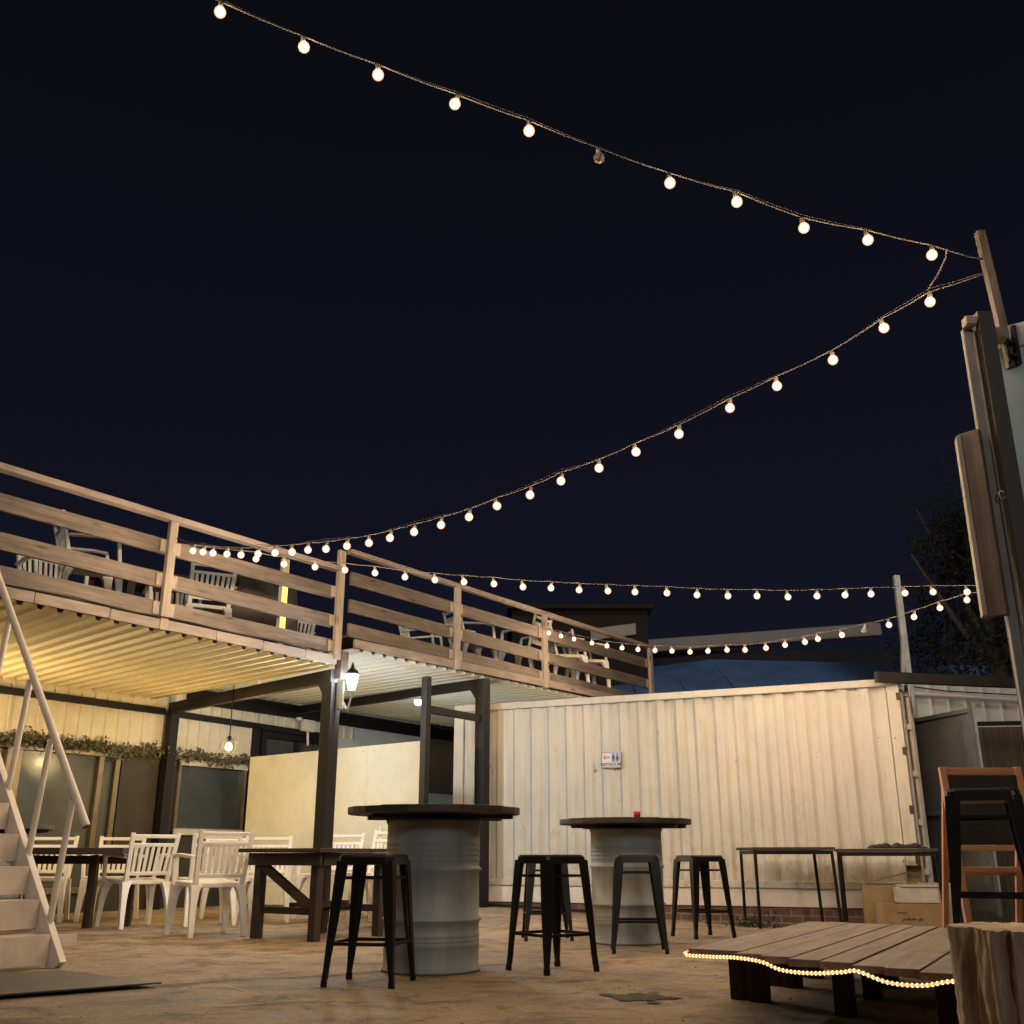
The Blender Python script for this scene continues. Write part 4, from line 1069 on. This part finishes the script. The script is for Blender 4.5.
# ------------------------------------------------------------------ wooden stage
so = Vector((.781, 4.921, 0)); su = az(28.6); sn = Vector((su.y, -su.x, 0))
sg_ = thing('wooden_stage', (1.6, 5.2, 0), 'low wooden plank stage on stub legs with lights along its edge', 'stage')
W_ = .131
def front(t): return -.535 * t + .02 * math.sin(t * 9)
for k in range(11):
    t0, t1 = k * W_ + .004, (k + 1) * W_ - .004
    tm = (t0 + t1) / 2
    a0 = front(tm) + rnd.uniform(-.012, .012); a1 = 2.264 - .3 * tm + rnd.uniform(-.02, .02)
    zz = .268 + rnd.uniform(-.003, .003)
    q = MB(); w = W_ / 2 - .004
    split = a0 + .75 + (.0 if k % 2 else .0)
    if k > 3:
        ends = ((a0, split - .004), (split + .004, a1))
    else: ends = ((a0, a1),)
    for b0, b1 in ends:
        c = so + sn * tm + su * ((b0 + b1) / 2)
        q.frame_box((c.x, c.y, zz - .014), su, sn, (0, 0, 1), (b1 - b0) / 2, w, .014)
    q.build('plank', M['deck_wood'], sg_, bevel=.003)
def stp(t, a, z): p = so + sn * t + su * a; return (p.x, p.y, z)
for a_off in (.62, 1.3, 1.85):
    MB().beam(stp(.03, front(.03) + a_off, .215), stp(1.40, front(1.40) + a_off * (1 if a_off < 1 else .88), .215), .07, .07).build('joist', M['dark_wood'], sg_, bevel=.004)
for t_ in (.04, .15, .60, 1.05, 1.32):
    for a_ in (.62, 1.25, 1.75):
        p = stp(t_, front(t_) + a_ , 0); MB().box((p[0], p[1], .09), .10, .075, .178, R(61)).build('stub_leg', M['dark_wood'], sg_, bevel=.004)
# rope light
rl = thing('rope_light', (1.1, 4.4, .24), 'glowing rope light drooping in waves along the stage edge', 'rope light')
kp = [(.80, 4.93, .262), (.787, 4.912, .246), (.87, 4.79, .249), (.955, 4.656, .256), (1.031, 4.539, .251), (1.089, 4.451, .229), (1.173, 4.323, .230), (1.253, 4.201, .246), (1.291, 4.142, .255), (1.362, 4.034, .229), (1.442, 3.912, .232), (1.519, 3.795, .257), (1.62, 3.64, .24), (1.75, 3.45, .235), (1.85, 3.3, .25)]
off = -su * .054 + Vector((0, 0, -.003))
def cr(p0, p1, p2, p3, t):
    return .5 * ((2 * p1) + (-p0 + p2) * t + (2 * p0 - 5 * p1 + 4 * p2 - p3) * t * t + (-p0 + 3 * p1 - 3 * p2 + p3) * t ** 3)
kv = [Vector(p) + off for p in kp]; path = []
for i in range(len(kv) - 1):
    a = [kv[max(0, i - 1)], kv[i], kv[i + 1], kv[min(len(kv) - 1, i + 2)]]
    for k in range(8): path.append(cr(*a, k / 8))
path.append(kv[-1])
MB().tube(path, .0048, 8).build('tube', M['rope_tube'], rl)
me_bead = mesh_of(MB().lathe([(.001, .0075), (.0050, .004), (.0050, -.004), (.001, -.0075)], seg=6), 'bead', M['rope_light'])
acc = 0; Lp = sum((path[i + 1] - path[i]).length for i in range(len(path) - 1))
for i in range(len(path) - 1):
    a, b_ = path[i], path[i + 1]; Ls = (b_ - a).length; pos = -acc
    while pos + Lp / 96 <= Ls:
        pos += Lp / 96
        o = bpy.data.objects.new('bead', me_bead); COL.objects.link(o); o.parent = rl; o.location = a.lerp(b_, max(0, pos) / Ls) - rl.location
    acc = Ls - pos

# A-frame chalkboard on the stage
af = thing('chalkboard_stand', (2.92, 6.55, .268), 'orange wooden A-frame stand with a dark board on the stage', 'stand')
fz0 = .268; xL, xR = 2.745, 3.215; yB = 6.62
for x in (xL, xR):
    MB().beam((x, yB, fz0), (x + (.0 if x == xL else .01), yB + .10, 1.19), .042, .035).build('upright', M['orange_wood'], af, bevel=.005)
for z, h in ((1.165, .045), (.70, .035), (.575, .032)):
    f = (z - fz0) / .92; MB().beam((xL + .02, yB + .1 * f, z), (xR - .015, yB + .1 * f, z), .025, h).build('rail', M['orange_wood'], af, bevel=.004)
MB().beam((xL + .018, yB + .082, .93), (xR - .012, yB + .082, .93), .008, .42).build('board', M['chalk'], af)
for x in (xL + .03, xR + .03):
    MB().beam((x, yB + .13, 1.19), (x + .02, yB + .55, fz0 - .25), .035, .03).build('rear_leg', M['orange_wood'], af, bevel=.004)
MB().beam((xL + .05, yB + .36, .55), (xR + .03, yB + .36, .55), .02, .03).build('rear_rail', M['orange_wood'], af)

# log stump
lg = thing('log_stump', (1.64, 3.32, 0), 'rough upright log stump in the right foreground', 'stump')
cx, cy = 1.625, 3.36; V = []; F = []; UV = []; seg = 150; rows = 16
def lr(a, z): return .265 + .016 * math.sin(3 * a + 1) + .012 * math.sin(7 * a + z * 2) + .007 * math.sin(17 * a + z * 5) + .006 * math.sin(29 * a + 2 * math.sin(z * 7)) - .016 * max(0, math.sin(11 * a + 1.5 * math.sin(z * 5) + 2)) ** 6 + (.03 if z < .08 else 0) * .5 - .02 * (z - .2)
for j in range(rows + 1):
    z = .445 * j / rows
    for k in range(seg):
        a = 2 * math.pi * k / seg; r_ = lr(a, z) + rnd.uniform(-.004, .004); V.append((cx + r_ * math.cos(a), cy + r_ * math.sin(a), z + (rnd.uniform(-.003, .003) if j == rows else 0)))
for j in range(rows):
    for k in range(seg):
        k2 = (k + 1) % seg; F.append((j * seg + k, j * seg + k2, (j + 1) * seg + k2, (j + 1) * seg + k))
        UV.append([(j * .028, k * .0115), (j * .028, (k + 1) * .0115), ((j + 1) * .028, (k + 1) * .0115), ((j + 1) * .028, k * .0115)])
MB().add(V, F, UV, True).build('bark', M['stump_side'], lg)
MB().add([V[rows * seg + k] for k in range(seg)] + [(cx, cy, .44)], [(k, (k + 1) % seg, seg) for k in range(seg)]).build('cut_top', M['stump_top'], lg)

# ------------------------------------------------------------------ white steel staircase
sf = Vector((-2.80, 6.87, 0)); sr = az(-62); sw = Vector((-sr.y, sr.x, 0))   # run up-left, width towards the camera's left
if sw.y > 0: sw = -sw
SL = 1.40
stc = thing('steel_staircase', tuple(sf), 'white painted steel staircase with checker plate steps and tube handrail', 'staircase')
def STP(r_, w, z): return sf + sr * r_ + sw * w + Vector((0, 0, z))
for w in (0, .86):
    MB().beam(STP(0.0, w, 0.0), STP(1.45, w, 1.45 * SL), .05, .12).build('stringer', M['white_steel'], stc, bevel=.004)
rise = .2
for k in range(9):
    z = rise * (k + 1); r_ = z / SL - .05
    q = MB(); q.frame_box(STP(r_ + .07, .43, z - .012), sw, sr, (0, 0, 1), .40, .10, .004)
    q.frame_box(STP(r_ - .03, .43, z - .095), sw, sr, (0, 0, 1), .40, .004, .082)
    q.build('step', M['checker'] if 'checker' in M else M['white_steel'], stc)
MB().tube([STP(-.10, .0, .83), STP(.02, .0, 1.0), STP(1.5, .0, 1.0 + 1.48 * SL)], .026, 12, caps=False).tube([STP(-.099, .0, .832), STP(.02, .0, 1.0)], .021, 12, caps=False).build('handrail', M['white_steel'], stc)
for r_ in (.13, .42, .72, 1.05):
    MB().tube([STP(r_ - .0, 0, r_ * SL - .02), STP(r_ - .07, 0, .97 + (r_ - .09) * SL - .03)], .02, 10).build('baluster', M['white_steel'], stc)
MB().beam(STP(.16, -.03, .155), STP(.10, -.20, .155), .03, .05).build('lug', M['white_steel'], stc)
pl = thing('steel_plate', (-2.4, 6.1, 0), 'thin dark steel plate lying on the ground before the stairs', 'plate')
q = MB(); T_ = Vector((-1.84, 5.88, 0)); f_ = Vector((-.77, -.64, 0)); b_ = Vector((-.80, .60, 0))
c = [T_, T_ + b_ * 1.0, T_ + b_ * 1.0 + f_ * 1.9, T_ + f_ * 1.9]
q.prism([(p.x, p.y) for p in c], .018, .026); q.build('sheet', M['metal_plate'], pl)
q = MB(); q.prism([(p.x, p.y) for p in [T_ + b_ * .08 + f_ * .12, T_ + b_ * .9 + f_ * .12, T_ + b_ * .9 + f_ * 1.8, T_ + b_ * .08 + f_ * 1.8]], .004, .0175); q.build('packing', M['crack'], pl)

# ------------------------------------------------------------------ world, added fill lamp, camera
w = bpy.data.worlds.new('World'); scene.world = w; w.use_nodes = True
t = w.node_tree; bg = t.nodes['Background']
sky = node(t, 'ShaderNodeTexSky'); sky.sky_type = 'NISHITA'; sky.sun_disc = False
sky.sun_elevation = R(2); sky.sun_rotation = R(200)
tc_ = node(t, 'ShaderNodeTexCoord'); sep = node(t, 'ShaderNodeSeparateXYZ'); t.links.new(tc_.outputs['Generated'], sep.inputs[0])
night = rampn(t, sep.outputs['Z'], [(0.0, (.0072, .0078, .0175)), (.25, (.0056, .0060, .0140)), (.5, (.0040, .0041, .0086)), (.8, (.0029, .0029, .0042))])
ad = mixc(t, .0006, night, sky.outputs[0], 'ADD')
t.links.new(ad, bg.inputs[0]); bg.inputs[1].default_value = .82
sl = bpy.data.lights.new('fill_lamp', 'SUN'); sl.energy = .40; sl.angle = R(10); sl.color = (1, .95, .9)  # added soft fill from behind the camera, lifts shaded fronts; no moon seen
so_ = bpy.data.objects.new('fill_lamp', sl); COL.objects.link(so_); so_.rotation_euler = (R(69), 0, R(8))
cam = bpy.data.cameras.new('camera'); co = bpy.data.objects.new('camera', cam); COL.objects.link(co)
co.location = (0, 0, .65); co.rotation_euler = (R(90 + 18.6), 0, 0)
cam.sensor_width = 36; cam.lens = 36.0; cam.clip_end = 500; cam.clip_start = .05
scene.camera = co
scene.view_settings.view_transform = 'Standard'; scene.view_settings.look = 'None'
scene.view_settings.exposure = 0.22; scene.view_settings.gamma = 1
scene.cycles.use_denoising = True
scene.cycles.use_light_tree = True
scene.cycles.max_bounces = 6; scene.cycles.diffuse_bounces = 4; scene.cycles.glossy_bounces = 3
scene.cycles.sample_clamp_indirect = 3.0; scene.cycles.sample_clamp_direct = 4.0
scene.cycles.caustics_reflective = False; scene.cycles.caustics_refractive = False
